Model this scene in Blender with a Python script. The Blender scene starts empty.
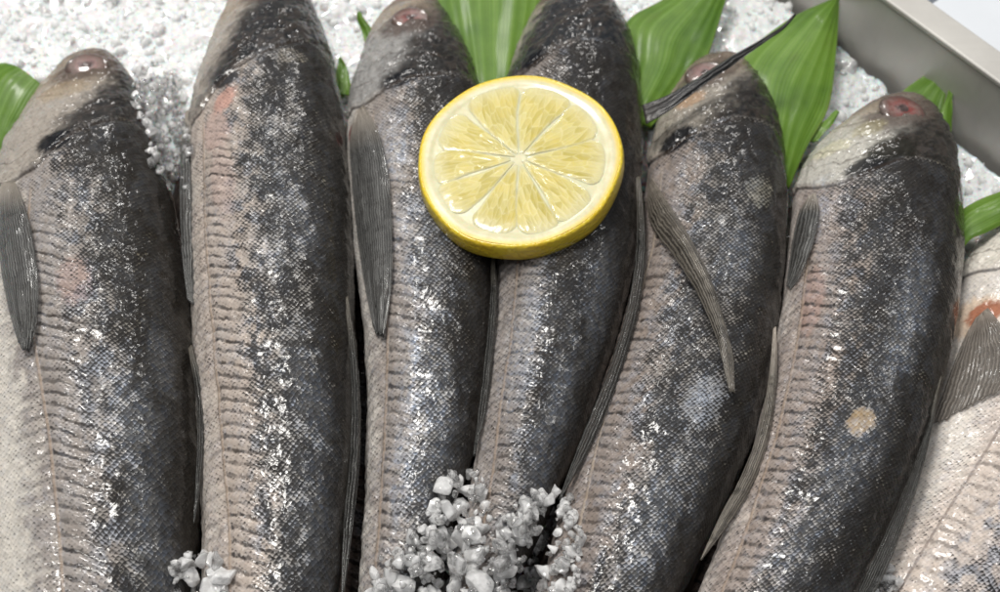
import bpy, bmesh, math, random
import numpy as np
from mathutils import Vector, Matrix
from mathutils.bvhtree import BVHTree

sc = bpy.context.scene
C = sc.collection
random.seed(7)

# ------------------------------------------------------------------ camera
PITCH = math.radians(35.0)          # off the vertical
CAMZ = 0.345
HALF = math.tan(math.radians(22.5))
FPX = 500.0 / HALF
CAM = np.array([0.0, 0.0, CAMZ])
FWD = np.array([0.0, math.sin(PITCH), -math.cos(PITCH)])
UPV = np.array([0.0, math.cos(PITCH), math.sin(PITCH)])
cd = bpy.data.cameras.new('camera')
cam = bpy.data.objects.new('camera', cd)
C.objects.link(cam)
cam.location = CAM
cam.rotation_euler = (PITCH, 0, 0)
cd.sensor_width = 36.0
cd.lens = 18.0 / HALF
cd.clip_start = 0.01
cd.clip_end = 20.0
cd.dof.use_dof = True
cd.dof.focus_distance = 0.355
cd.dof.aperture_fstop = 15.0
sc.camera = cam

# ------------------------------------------------------------------ world and lamps
w = bpy.data.worlds.new('World')
sc.world = w
w.use_nodes = True
bg = w.node_tree.nodes['Background']
bg.inputs[0].default_value = (0.97, 0.985, 1.0, 1)
bg.inputs[1].default_value = 0.15


def area(name, loc, target, sx, sy, power, col):
    d = bpy.data.lights.new(name, 'AREA')
    d.shape = 'RECTANGLE'
    d.size = sx
    d.size_y = sy
    d.energy = power
    d.color = col
    o = bpy.data.objects.new(name, d)
    C.objects.link(o)
    o.location = loc
    o.rotation_euler = (Vector(target) - Vector(loc)).to_track_quat('-Z', 'Y').to_euler()
    return o


for lx_, ly_, lz_, le_, lw_ in [(-0.38, 0.55, 1.55, 19.0, (1.0, 0.97, 0.92)), (0.45, -0.25, 1.70, 5.0, (0.99, 0.99, 1.0)), (-0.95, 0.25, 1.55, 4.0, (1.0, 0.97, 0.93)),
                                (0.75, 0.75, 1.60, 2.5, (1.0, 0.98, 0.95)), (-0.45, -0.45, 1.70, 3.0, (0.99, 0.99, 1.0)), (-0.55, 1.60, 1.60, 4.5, (1.0, 0.97, 0.93)),
                                (0.40, 1.75, 1.60, 4.5, (1.0, 0.97, 0.93)), (0.05, 2.90, 1.60, 9.0, (1.0, 0.98, 0.95)), (-1.30, 2.50, 1.60, 5.0, (1.0, 0.98, 0.95))]:
    area('ceiling_lamp', (lx_, ly_, lz_), (0, 0.25, 0), 0.30 if le_ > 10 else 0.16, 0.30 if le_ > 10 else 0.16, le_, lw_)

sc.view_settings.view_transform = 'Standard'
sc.view_settings.look = 'None'
sc.view_settings.exposure = -0.08
sc.view_settings.gamma = 1.0
sc.render.engine = 'CYCLES'
sc.cycles.use_denoising = True
sc.cycles.max_bounces = 24
sc.cycles.transmission_bounces = 20
sc.cycles.transparent_max_bounces = 8
sc.cycles.caustics_reflective = False
sc.cycles.caustics_refractive = True
sc.cycles.sample_clamp_indirect = 4.0


# ------------------------------------------------------------------ geometry helpers
def ray(px, py):
    d = np.array([(px - 500.0) / FPX, 0, 0]) + UPV * ((296.0 - py) / FPX) + FWD
    return d / np.linalg.norm(d)


def P(px, py, z=0.0):
    """where the line of sight through a photo pixel meets the level z"""
    d = ray(px, py)
    return CAM + d * ((z - CAMZ) / d[2])


def project(v):
    q = v - CAM
    dep = q @ FWD
    return np.stack([500 + FPX * q[..., 0] / dep, 296 - FPX * (q @ UPV) / dep], -1)


def hash2(ix, iy, seed):
    h = (ix.astype(np.int64) * 374761393 + iy.astype(np.int64) * 668265263 + seed * 1442695041) & 0xFFFFFFFF
    h = ((h ^ (h >> 13)) * 1274126177) & 0xFFFFFFFF
    h = h ^ (h >> 16)
    return (h & 0xFFFF) / 65535.0


def vnoise(x, y, seed=0):
    ix = np.floor(x); iy = np.floor(y)
    fx = x - ix; fy = y - iy
    fx = fx * fx * (3 - 2 * fx); fy = fy * fy * (3 - 2 * fy)
    a = hash2(ix, iy, seed); b = hash2(ix + 1, iy, seed)
    c = hash2(ix, iy + 1, seed); d = hash2(ix + 1, iy + 1, seed)
    return (a * (1 - fx) + b * fx) * (1 - fy) + (c * (1 - fx) + d * fx) * fy


def fbm(x, y, seed=0, octv=4, gain=0.5):
    s = 0; amp = 1; tot = 0
    for k in range(octv):
        s = s + amp * vnoise(x * 2 ** k + 17.3 * k, y * 2 ** k - 9.1 * k, seed + k * 31)
        tot += amp; amp *= gain
    return s / tot


def sstep(a, b, x):
    t = np.clip((x - a) / (b - a), 0, 1)
    return t * t * (3 - 2 * t)


def catmull(pts, n):
    """points (k, d) -> n points evenly spread along a smooth curve"""
    p = np.asarray(pts, float)
    p = np.vstack([2 * p[0] - p[1], p, 2 * p[-1] - p[-2]])
    out = []
    m = 40
    for i in range(1, len(p) - 2):
        t = np.linspace(0, 1, m, endpoint=False)[:, None]
        a, b, c, d = p[i - 1], p[i], p[i + 1], p[i + 2]
        out.append(0.5 * (2 * b + (c - a) * t + (2 * a - 5 * b + 4 * c - d) * t ** 2 + (3 * b - a - 3 * c + d) * t ** 3))
    out.append(p[-2][None])
    q = np.vstack(out)
    return q


def resample(q, n, key=None):
    ref = q if key is None else key
    L = np.concatenate([[0], np.cumsum(np.linalg.norm(np.diff(ref, axis=0), axis=1))])
    s = np.linspace(0, L[-1], n)
    return np.stack([np.interp(s, L, q[:, k]) for k in range(q.shape[1])], 1), s


def mesh_obj(name, verts, faces, mat, parent=None, smooth=True, attrs=None, kind=None):
    me = bpy.data.meshes.new(name)
    if isinstance(faces, np.ndarray):
        nf, k = faces.shape
        me.vertices.add(len(verts))
        me.vertices.foreach_set('co', np.asarray(verts, np.float32).ravel())
        me.loops.add(nf * k)
        me.loops.foreach_set('vertex_index', faces.astype(np.int32).ravel())
        me.polygons.add(nf)
        me.polygons.foreach_set('loop_start', np.arange(0, nf * k, k, dtype=np.int32))
        me.update(calc_edges=True)
        me.validate()
    else:
        me.from_pydata([tuple(v) for v in verts], [], faces)
        me.update()
    if smooth:
        me.polygons.foreach_set('use_smooth', np.ones(len(me.polygons), bool))
    for an, (ty, dat) in (attrs or {}).items():
        a = me.attributes.new(an, ty, 'POINT')
        dat = np.asarray(dat, np.float32)
        if ty == 'FLOAT':
            a.data.foreach_set('value', dat.ravel())
        elif ty == 'FLOAT_VECTOR':
            a.data.foreach_set('vector', dat.ravel())
        else:
            if dat.shape[1] == 3:
                dat = np.hstack([dat, np.ones((len(dat), 1), np.float32)])
            a.data.foreach_set('color', dat.ravel())
    me.materials.append(mat)
    o = bpy.data.objects.new(name, me)
    C.objects.link(o)
    if parent is not None:
        o.parent = parent
        o.matrix_parent_inverse = Matrix.Translation(-parent.location)
    if kind:
        o['kind'] = kind
    return o


def grid_faces(nu, nv, closed=False):
    i, j = np.meshgrid(np.arange(nu - 1), np.arange(nv if closed else nv - 1), indexing='ij')
    j2 = (j + 1) % nv
    return np.stack([i * nv + j, (i + 1) * nv + j, (i + 1) * nv + j2, i * nv + j2], -1).reshape(-1, 4)


def thing(name, label, cat, loc, group=None):
    o = bpy.data.objects.new(name, None)
    o.empty_display_size = 0.01
    C.objects.link(o)
    o.location = tuple(float(c) for c in loc)
    o['label'] = label
    o['category'] = cat
    if group:
        o['group'] = group
    return o


def tag(o, label, cat, group=None):
    o['label'] = label
    o['category'] = cat
    if group:
        o['group'] = group


# ------------------------------------------------------------------ materials
class N:
    def __init__(s, name):
        s.m = bpy.data.materials.new(name)
        s.m.use_nodes = True
        s.t = s.m.node_tree
        s.b = s.t.nodes['Principled BSDF']
        s.out = s.t.nodes['Material Output']

    def n(s, ty, ins=None, **kw):
        nd = s.t.nodes.new(ty)
        for k, v in kw.items():
            setattr(nd, k, v)
        for k, v in (ins or {}).items():
            s.put(nd.inputs[k], v)
        return nd

    def put(s, sock, v):
        if isinstance(v, bpy.types.NodeSocket):
            s.t.links.new(v, sock)
        else:
            sock.default_value = v

    def math(s, op, a, b=0.0, c=None, clamp=False):
        nd = s.n('ShaderNodeMath', operation=op, use_clamp=clamp)
        s.put(nd.inputs[0], a); s.put(nd.inputs[1], b)
        if c is not None:
            s.put(nd.inputs[2], c)
        return nd.outputs[0]

    def mix(s, f, a, b, mode='MIX'):
        nd = s.n('ShaderNodeMix', data_type='RGBA', blend_type=mode)
        s.put(nd.inputs["Factor"], f)
        s.put(nd.inputs[6], a); s.put(nd.inputs[7], b)
        return nd.outputs[2]

    def mapr(s, v, a, b, c, d, clamp=True):
        nd = s.n('ShaderNodeMapRange', clamp=clamp)
        for i, x in enumerate((v, a, b, c, d)):
            s.put(nd.inputs[i], x)
        return nd.outputs[0]

    def attr(s, name):
        return s.n('ShaderNodeAttribute', attribute_name=name)

    def noise(s, vec, scale, detail=3.0, rough=0.55):
        nd = s.n('ShaderNodeTexNoise', {'Scale': scale, 'Detail': detail, 'Roughness': rough})
        if vec is not None:
            s.put(nd.inputs['Vector'], vec)
        return nd

    def objco(s):
        return s.n('ShaderNodeTexCoord').outputs['Object']

    def bump(s, h, strength, dist, normal=None):
        nd = s.n('ShaderNodeBump', {'Height': h, 'Strength': strength, 'Distance': dist})
        if normal is not None:
            s.put(nd.inputs['Normal'], normal)
        return nd.outputs[0]

    def P(s, **kw):
        for k, v in kw.items():
            s.put(s.b.inputs[k.replace('_', ' ')], v)


def skin_material():
    s = N('fish_skin')
    col = s.attr('col').outputs['Color']
    suv = s.attr('suv').outputs['Vector']
    scl = s.attr('scl').outputs['Fac']
    sil = s.attr('sil').outputs['Fac']
    pig = s.attr('pig').outputs['Fac']
    fld = s.n('ShaderNodeSeparateXYZ', {0: s.attr('fld').outputs['Vector']})     # rib phase, mm behind gill cover, mm above side line
    msk = s.n('ShaderNodeSeparateXYZ', {0: s.attr('msk').outputs['Vector']})     # where ribs, gill edge and side line exist
    vor = s.n('ShaderNodeTexVoronoi', {'Vector': suv, 'Scale': 1.0, 'Randomness': 0.34}, voronoi_dimensions='2D', feature='F1')
    edge = s.n('ShaderNodeTexVoronoi', {'Vector': suv, 'Scale': 1.0, 'Randomness': 0.34}, voronoi_dimensions='2D', feature='DISTANCE_TO_EDGE')
    sep = s.n('ShaderNodeSeparateColor', {0: vor.outputs['Color']})
    r1, r2, r3 = sep.outputs[0], sep.outputs[1], sep.outputs[2]
    loc = s.n('ShaderNodeVectorMath', {0: suv, 1: vor.outputs['Position']}, operation='SUBTRACT')
    lx = s.n('ShaderNodeSeparateXYZ', {0: loc.outputs[0]})
    along = s.math('MULTIPLY', s.math('ADD', lx.outputs[0], lx.outputs[1]), 0.7)     # towards the tail
    across = s.math('MULTIPLY', s.math('SUBTRACT', lx.outputs[0], lx.outputs[1]), 0.7)
    ed = s.mapr(edge.outputs['Distance'], 0.0, 0.26, 0.0, 1.0)
    tilt = s.math('MULTIPLY', across, s.mapr(r2, 0, 1, -0.30, 0.30))
    h = s.math('ADD', s.math('MULTIPLY', along, s.mapr(r3, 0, 1, 0.45, 0.9)), tilt)
    h = s.math('MULTIPLY', s.math('ADD', h, s.math('MULTIPLY', ed, 0.30)), scl)
    oc = s.objco()
    fine = s.noise(oc, 900.0, 3.0, 0.6)
    wet = s.noise(oc, 150.0, 2.0, 0.5)
    blot = s.noise(oc, 380.0, 3.0, 0.6)
    # pigment: per scale tone and a soft crescent
    cres = s.mapr(along, -0.45, 0.40, 0.70, 1.15)
    tn = s.math('MULTIPLY', s.mapr(r2, 0, 1, 0.80, 1.20), s.math('MULTIPLY', s.mapr(ed, 0, 1, 0.80, 1.04), cres))
    tn = s.math('ADD', s.math('MULTIPLY', s.math('SUBTRACT', tn, 1.0), scl), 1.0)
    ftone = s.math('MULTIPLY', s.mapr(fine.outputs['Fac'], 0.3, 0.7, 0.78, 1.22), s.mapr(blot.outputs['Fac'], 0.35, 0.65, 0.80, 1.20))
    ftone = s.math('ADD', s.math('MULTIPLY', s.math('SUBTRACT', ftone, 1.0), s.mapr(scl, 0, 0.6, 0.35, 1.0)), 1.0)
    tn = s.math('MULTIPLY', tn, ftone)
    cc = s.n('ShaderNodeVectorMath', {0: col, 'Scale': tn}, operation='SCALE').outputs[0]
    # dark pigment: each scale darkens from its covered front backwards
    th = s.math('ADD', s.math('MULTIPLY', r1, 0.26), s.math('MULTIPLY', s.math('ADD', along, 0.45), 0.62))
    th = s.math('ADD', th, s.mapr(fine.outputs['Fac'], 0.3, 0.7, -0.08, 0.12))
    dm = s.n('ShaderNodeMapRange', {0: s.math('SUBTRACT', pig, th), 1: -0.22, 2: 0.22, 3: 0.0, 4: 1.0}, interpolation_type='SMOOTHSTEP').outputs[0]
    cc = s.mix(s.math('MULTIPLY', dm, 0.95), cc, s.mix(fine.outputs['Fac'], (0.005, 0.0042, 0.0036, 1), (0.018, 0.0145, 0.012, 1)))
    # ribs of the muscle segments
    fr = s.math('ABSOLUTE', s.math('SUBTRACT', s.math('FRACT', fld.outputs[0]), 0.5))
    wob = s.mapr(blot.outputs['Fac'], 0.3, 0.7, -0.035, 0.035)
    gr = s.n('ShaderNodeMapRange', {0: s.math('ADD', fr, wob), 1: 0.05, 2: 0.25, 3: 1.0, 4: 0.0}, interpolation_type='SMOOTHSTEP').outputs[0]
    gr = s.math('MULTIPLY', gr, msk.outputs[0])
    cc = s.mix(s.math('MULTIPLY', gr, 0.95, clamp=True), cc, (0.020, 0.015, 0.013, 1))
    # edge of the gill cover
    ga = s.math('ABSOLUTE', s.math('SUBTRACT', fld.outputs[1], 0.5))
    gc = s.n('ShaderNodeMapRange', {0: ga, 1: 0.1, 2: 0.9, 3: 1.0, 4: 0.0}, interpolation_type='SMOOTHSTEP').outputs[0]
    gc = s.math('MULTIPLY', gc, msk.outputs[1])
    cc = s.mix(s.math('MULTIPLY', gc, 0.8), cc, (0.030, 0.020, 0.014, 1))
    pl = None
    for off, wd_, am in ((9.5, 0.55, 0.45), (16.5, 0.45, 0.35)):
        da = s.math('ABSOLUTE', s.math('ADD', s.math('ADD', fld.outputs[1], off), s.mapr(wet.outputs['Fac'], 0.3, 0.7, -1.6, 1.6)))
        e_ = s.math('MULTIPLY', s.n('ShaderNodeMapRange', {0: da, 1: 0.0, 2: wd_, 3: am, 4: 0.0}, interpolation_type='SMOOTHSTEP').outputs[0], msk.outputs[1])
        pl = e_ if pl is None else s.math('MAXIMUM', pl, e_)
    cc = s.mix(pl, cc, (0.07, 0.052, 0.04, 1))
    gl = s.n('ShaderNodeMapRange', {0: fld.outputs[1], 1: -0.9, 2: 0.7, 3: 1.0, 4: 0.0}, interpolation_type='SMOOTHSTEP').outputs[0]
    glip = s.math('MULTIPLY', gl, msk.outputs[1])
    # side line
    la = s.math('ABSOLUTE', fld.outputs[2])
    lc_ = s.math('MULTIPLY', s.n('ShaderNodeMapRange', {0: la, 1: 0.15, 2: 0.75, 3: 1.0, 4: 0.0}, interpolation_type='SMOOTHSTEP').outputs[0], msk.outputs[2])
    cc = s.mix(s.math('MULTIPLY', lc_, 0.55), cc, s.attr('thr').outputs['Color'])
    # silvery guanine sheen, bluish on some scales
    sf = s.math('MULTIPLY', sil, s.math('MULTIPLY', s.mapr(dm, 0, 1, 1.0, 0.35), s.mapr(s.math('MULTIPLY', cres, s.mapr(r2, 0, 1, 0.6, 1.2)), 0.45, 1.2, 0.25, 1.0)), clamp=True)
    tint = s.n('ShaderNodeValToRGB', {'Fac': r3})
    cr = tint.color_ramp
    cr.elements[0].position = 0.0; cr.elements[0].color = (0.33, 0.40, 0.53, 1)
    cr.elements[1].position = 1.0; cr.elements[1].color = (0.60, 0.60, 0.60, 1)
    base = s.mix(sf, cc, tint.outputs['Color'])
    rel = s.math('ADD', h, s.math('MULTIPLY', gr, -1.3))
    rel = s.math('ADD', rel, s.math('MULTIPLY', lc_, -0.8))
    rel = s.math('ADD', rel, s.math('MULTIPLY', glip, 2.2))
    rel = s.math('ADD', rel, s.math('MULTIPLY', pl, -2.0))
    n1 = s.bump(rel, 0.7, 0.00040)
    n1 = s.bump(fine.outputs['Fac'], 0.12, 0.00015, n1)
    n2 = s.bump(wet.outputs['Fac'], 0.6, 0.0012)
    n2 = s.bump(rel, 0.28, 0.00018, n2)
    n2 = s.bump(blot.outputs['Fac'], 0.25, 0.00040, n2)
    s.P(Base_Color=base, Metallic=s.math('MULTIPLY', sf, 0.35), Roughness=s.mapr(r1, 0, 1, 0.30, 0.45),
        Normal=n1, IOR=1.42, Coat_Weight=0.8, Coat_Roughness=0.10, Coat_IOR=1.36, Coat_Normal=n2)
    s.b.inputs['Specular IOR Level'].default_value = 0.10
    s.P(Subsurface_Weight=0.05, Subsurface_Scale=0.002)
    s.b.inputs['Subsurface Radius'].default_value = (1.0, 0.5, 0.35)
    return s.m


def fin_material(name, dark, light, rays=1.0, trans=0.15):
    s = N(name)
    u = s.attr('ray').outputs['Fac']
    v = s.attr('run').outputs['Fac']
    oc = s.objco()
    ns = s.noise(oc, 220.0, 4.0, 0.6)
    u = s.math('ADD', u, s.mapr(ns.outputs['Fac'], 0.3, 0.7, -0.35, 0.35))
    wv = s.math('SINE', s.math('MULTIPLY', u, 6.28318))
    f = s.mapr(wv, -0.7, 0.9, 0.0, 1.0)
    cv = s.n('ShaderNodeCombineXYZ', {0: s.math('MULTIPLY', u, 2.2), 1: s.math('MULTIPLY', v, 3.0), 2: 0.0})
    st = s.noise(cv.outputs[0], 1.0, 4.0, 0.65)
    f = s.math('ADD', s.math('MULTIPLY', f, 0.42), s.mapr(st.outputs['Fac'], 0.35, 0.68, -0.05, 0.45))
    f = s.math('MULTIPLY', f, s.mapr(ns.outputs['Fac'], 0.3, 0.7, 0.55, 1.1))
    c = s.mix(s.math('ADD', f, 0.0, clamp=True), dark + (1,), light + (1,))
    c = s.mix(s.mapr(v, 0.0, 0.22, 0.75, 0.0), c, tuple(min(0.4, q_ * 1.5) * w_ for q_, w_ in zip(light, (1.15, 1.0, 0.85))) + (1,))
    h = s.bump(wv, 0.4, 0.00025)
    h = s.bump(st.outputs['Fac'], 0.2, 0.0006, h)
    h = s.bump(ns.outputs['Fac'], 0.4, 0.0004, h)
    s.P(Base_Color=c, Roughness=0.32, Normal=h, Coat_Weight=0.9, Coat_Roughness=0.09, Coat_IOR=1.33)
    if trans:
        tr = s.n('ShaderNodeBsdfTranslucent', {'Color': c})
        mx = s.n('ShaderNodeMixShader', {'Fac': trans})
        s.t.links.new(s.b.outputs[0], mx.inputs[1])
        s.t.links.new(tr.outputs[0], mx.inputs[2])
        # membrane between the rays lets the skin below show
        tp = s.n('ShaderNodeBsdfTransparent')
        mf = s.math('MULTIPLY', s.mapr(f, 0.1, 0.6, 0.60, 0.05), s.mapr(v, 0.0, 0.25, 0.0, 1.0))
        m3 = s.n('ShaderNodeMixShader', {'Fac': mf})
        s.t.links.new(mx.outputs[0], m3.inputs[1])
        s.t.links.new(tp.outputs[0], m3.inputs[2])
        s.t.links.new(m3.outputs[0], s.out.inputs['Surface'])
    return s.m


def eye_material():
    s = N('fish_eye')
    r = s.attr('ray').outputs['Fac']
    oc = s.objco()
    ns = s.noise(oc, 350.0, 4.0, 0.6)
    rr = s.math('ADD', r, s.mapr(ns.outputs['Fac'], 0.3, 0.7, -0.20, 0.20))
    rp = s.n('ShaderNodeValToRGB', {'Fac': rr})
    cr = rp.color_ramp
    cr.elements[0].position = 0.16; cr.elements[0].color = (0.075, 0.05, 0.05, 1)
    cr.elements[1].position = 1.0; cr.elements[1].color = (0.10, 0.07, 0.055, 1)
    e = cr.elements.new(0.38); e.color = (0.23, 0.14, 0.13, 1)
    e = cr.elements.new(0.68); e.color = (0.20, 0.135, 0.115, 1)
    e = cr.elements.new(0.84); e.color = (0.14, 0.07, 0.06, 1)
    n5 = s.noise(oc, 230.0, 5.0, 0.65)
    c = s.mix(s.math('MULTIPLY', s.attr('red').outputs['Fac'], s.mapr(n5.outputs['Fac'], 0.42, 0.60, 0.0, 1.0)), rp.outputs['Color'], (0.20, 0.028, 0.022, 1))
    c = s.mix(s.mapr(s.math('ADD', r, s.mapr(n5.outputs['Fac'], 0.3, 0.7, -0.15, 0.15)), 0.45, 0.95, 0.0, 1.0), c, (0.085, 0.062, 0.052, 1))
    s.P(Base_Color=c, Roughness=0.28, Coat_Weight=1.0, Coat_Roughness=0.04, Subsurface_Weight=0.2, Subsurface_Scale=0.002,
        Normal=s.bump(ns.outputs['Fac'], 0.4, 0.0006))
    return s.m


def ice_bed_material():
    s = N('crushed_ice_bulk')
    oc = s.objco()
    n1 = s.noise(oc, 420.0, 4.0, 0.6)
    v = s.n('ShaderNodeTexVoronoi', {'Vector': oc, 'Scale': 300.0}, feature='F1')
    c = s.mix(s.mapr(n1.outputs['Fac'], 0.35, 0.65, 0, 1), (0.68, 0.695, 0.70, 1), (0.82, 0.825, 0.82, 1))
    h = s.bump(v.outputs['Distance'], 0.7, 0.0015)
    h = s.bump(n1.outputs['Fac'], 0.5, 0.001, h)
    s.P(Base_Color=c, Roughness=0.28, Normal=h, Subsurface_Weight=0.6, Subsurface_Scale=0.004, IOR=1.31, Coat_Weight=0.8, Coat_Roughness=0.08)
    return s.m


def ice_chip_material():
    s = N('crushed_ice_grain')
    oi = s.n('ShaderNodeObjectInfo')
    g = s.attr('rnd').outputs['Fac']
    n1 = s.noise(s.objco(), 500.0, 3.0, 0.6)
    c = s.mix(g, (0.84, 0.85, 0.85, 1), (0.92, 0.92, 0.91, 1))
    s.P(Base_Color=c, Roughness=s.mapr(g, 0, 1, 0.08, 0.35), IOR=1.31, Transmission_Weight=0.0, Coat_Weight=0.5, Coat_Roughness=0.05,
        Subsurface_Weight=0.0, Normal=s.bump(n1.outputs['Fac'], 0.5, 0.0006))
    tl = s.n('ShaderNodeBsdfTranslucent', {'Color': (0.9, 0.91, 0.91, 1)})
    df = s.n('ShaderNodeBsdfDiffuse', {'Color': (0.88, 0.89, 0.885, 1)})
    m1 = s.n('ShaderNodeMixShader', {'Fac': 0.5})
    s.t.links.new(df.outputs[0], m1.inputs[1]); s.t.links.new(tl.outputs[0], m1.inputs[2])
    m2 = s.n('ShaderNodeMixShader', {'Fac': 0.5})
    s.t.links.new(s.b.outputs[0], m2.inputs[1]); s.t.links.new(m1.outputs[0], m2.inputs[2])
    s.t.links.new(m2.outputs[0], s.out.inputs['Surface'])
    return s.m


def ice_lump_material(name, clear):
    s = N(name)
    oi = s.n('ShaderNodeObjectInfo')
    vec = s.n('ShaderNodeNewGeometry').outputs['Position']
    n1 = s.noise(vec, 420.0, 3.0, 0.6)
    n2 = s.noise(vec, 300.0, 3.0, 0.55)
    h = s.bump(n1.outputs['Fac'], 0.5 if clear else 0.4, 0.0010)
    # wet ice: clear, or milky with trapped bubbles
    fr = s.math('MULTIPLY', s.mapr(n2.outputs['Fac'], 0.40, 0.62, 0.0, 1.0), s.mapr(oi.outputs['Random'], 0, 1, 0.4, 1.2))
    tw = s.mapr(fr, 0.0, 1.0, 0.94, 0.38) if clear else s.mapr(fr, 0.0, 1.0, 0.50, 0.15)
    s.P(Base_Color=(0.99, 0.99, 0.988, 1), Roughness=0.05 if clear else 0.12, IOR=1.31, Normal=h, Transmission_Weight=tw,
        Subsurface_Weight=1.0, Subsurface_Scale=0.0014, Coat_Weight=0.8, Coat_Roughness=0.02)
    s.b.inputs['Subsurface Radius'].default_value = (1.0, 1.0, 1.0)
    return s.m


def leaf_material():
    s = N('banana_leaf_green')
    u = s.attr('ray').outputs['Fac']
    v = s.attr('run').outputs['Fac']
    oc = s.objco()
    n1 = s.noise(oc, 45.0, 4.0, 0.6)
    n2 = s.noise(oc, 180.0, 3.0, 0.6)
    wv = s.math('SINE', s.math('MULTIPLY', u, 6.28318))
    fine = s.math('SINE', s.math('MULTIPLY', u, 6.28318 * 5.0))
    line = s.math('MULTIPLY', s.mapr(wv, 0.80, 1.0, 0.0, 1.0), s.mapr(n1.outputs['Fac'], 0.4, 0.6, 0.1, 1.0))
    c = s.mix(s.mapr(n1.outputs['Fac'], 0.35, 0.65, 0, 1), (0.075, 0.175, 0.012, 1), (0.155, 0.29, 0.026, 1))
    c = s.mix(s.math('MULTIPLY', s.mapr(wv, -1, 1, 0, 1), 0.4), c, (0.165, 0.33, 0.04, 1))
    c = s.mix(s.math('MULTIPLY', line, 0.55), c, (0.27, 0.42, 0.09, 1))
    c = s.mix(s.mapr(fine, 0.3, 1, 0, 0.35), c, (0.05, 0.13, 0.01, 1))
    edge = s.attr('rim').outputs['Fac']
    c = s.mix(edge, c, (0.34, 0.44, 0.14, 1))
    h = s.bump(wv, 0.12, 0.0004)
    h = s.bump(fine, 0.15, 0.0003, h)
    h = s.bump(n2.outputs['Fac'], 0.25, 0.0008, h)
    n3 = s.noise(oc, 60.0, 5.0, 0.7)
    c = s.mix(s.math('MULTIPLY', s.mapr(n3.outputs['Fac'], 0.60, 0.72, 0.0, 0.5), s.mapr(edge, 0, 0.5, 0.25, 1.0)), c, (0.20, 0.16, 0.05, 1))
    s.P(Base_Color=c, Roughness=0.45, Normal=h, Coat_Weight=0.22, Coat_Roughness=0.16)
    tr = s.n('ShaderNodeBsdfTranslucent', {'Color': s.mix(0.5, c, (0.25, 0.45, 0.02, 1))})
    mx = s.n('ShaderNodeMixShader', {'Fac': 0.28})
    s.t.links.new(s.b.outputs[0], mx.inputs[1]); s.t.links.new(tr.outputs[0], mx.inputs[2])
    s.t.links.new(mx.outputs[0], s.out.inputs['Surface'])
    return s.m


def steel_material():
    s = N('brushed_steel')
    oc = s.objco()
    mp = s.n('ShaderNodeMapping', {'Vector': oc, 'Scale': (6.0, 900.0, 60.0)})
    n1 = s.noise(mp.outputs[0], 1.0, 3.0, 0.6)
    n2 = s.noise(oc, 40.0, 4.0, 0.6)
    c = s.mix(s.mapr(n2.outputs['Fac'], 0.3, 0.7, 0, 1), (0.52, 0.505, 0.475, 1), (0.61, 0.595, 0.56, 1))
    s.P(Base_Color=c, Metallic=0.35, Roughness=s.mapr(n1.outputs['Fac'], 0.3, 0.7, 0.38, 0.55), Normal=s.bump(n1.outputs['Fac'], 0.1, 0.0003))
    return s.m


def plain(name, col, rough=0.5, var=0.1, scale=60.0, bump=0.1):
    s = N(name)
    n1 = s.noise(s.objco(), scale, 4.0, 0.6)
    a = tuple(c * (1 - var) for c in col) + (1,)
    b = tuple(min(1, c * (1 + var)) for c in col) + (1,)
    s.P(Base_Color=s.mix(s.mapr(n1.outputs['Fac'], 0.3, 0.7, 0, 1), a, b), Roughness=rough, Normal=s.bump(n1.outputs['Fac'], bump, 0.001))
    return s.m


def lemon_rind_material():
    s = N('lemon_rind')
    oc = s.objco()
    v = s.n('ShaderNodeTexVoronoi', {'Vector': oc, 'Scale': 750.0}, feature='SMOOTH_F1')
    n1 = s.noise(oc, 110.0, 3.0, 0.6)
    c = s.mix(s.mapr(n1.outputs['Fac'], 0.35, 0.65, 0, 1), (0.72, 0.50, 0.025, 1), (0.78, 0.60, 0.05, 1))
    s.P(Base_Color=c, Roughness=0.3, Normal=s.bump(v.outputs['Distance'], 0.6, 0.0006), Subsurface_Weight=0.25, Subsurface_Scale=0.002,
        Coat_Weight=0.4, Coat_Roughness=0.12)
    s.b.inputs['Subsurface Radius'].default_value = (1, 0.6, 0.1)
    return s.m


def lemon_pith_material():
    s = N('lemon_pith')
    oc = s.objco()
    n1 = s.noise(oc, 260.0, 4.0, 0.6)
    e = s.attr('rim').outputs['Fac']
    c = s.mix(s.mapr(n1.outputs['Fac'], 0.35, 0.65, 0, 1), (0.62, 0.58, 0.35, 1), (0.69, 0.66, 0.44, 1))
    c = s.mix(s.mapr(e, 0.0, 1.0, 0.0, 0.9), c, (0.84, 0.58, 0.06, 1))
    s.P(Base_Color=c, Roughness=0.35, Normal=s.bump(n1.outputs['Fac'], 0.3, 0.0006), Subsurface_Weight=0.3, Subsurface_Scale=0.002,
        Coat_Weight=0.4, Coat_Roughness=0.15)
    return s.m


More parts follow.
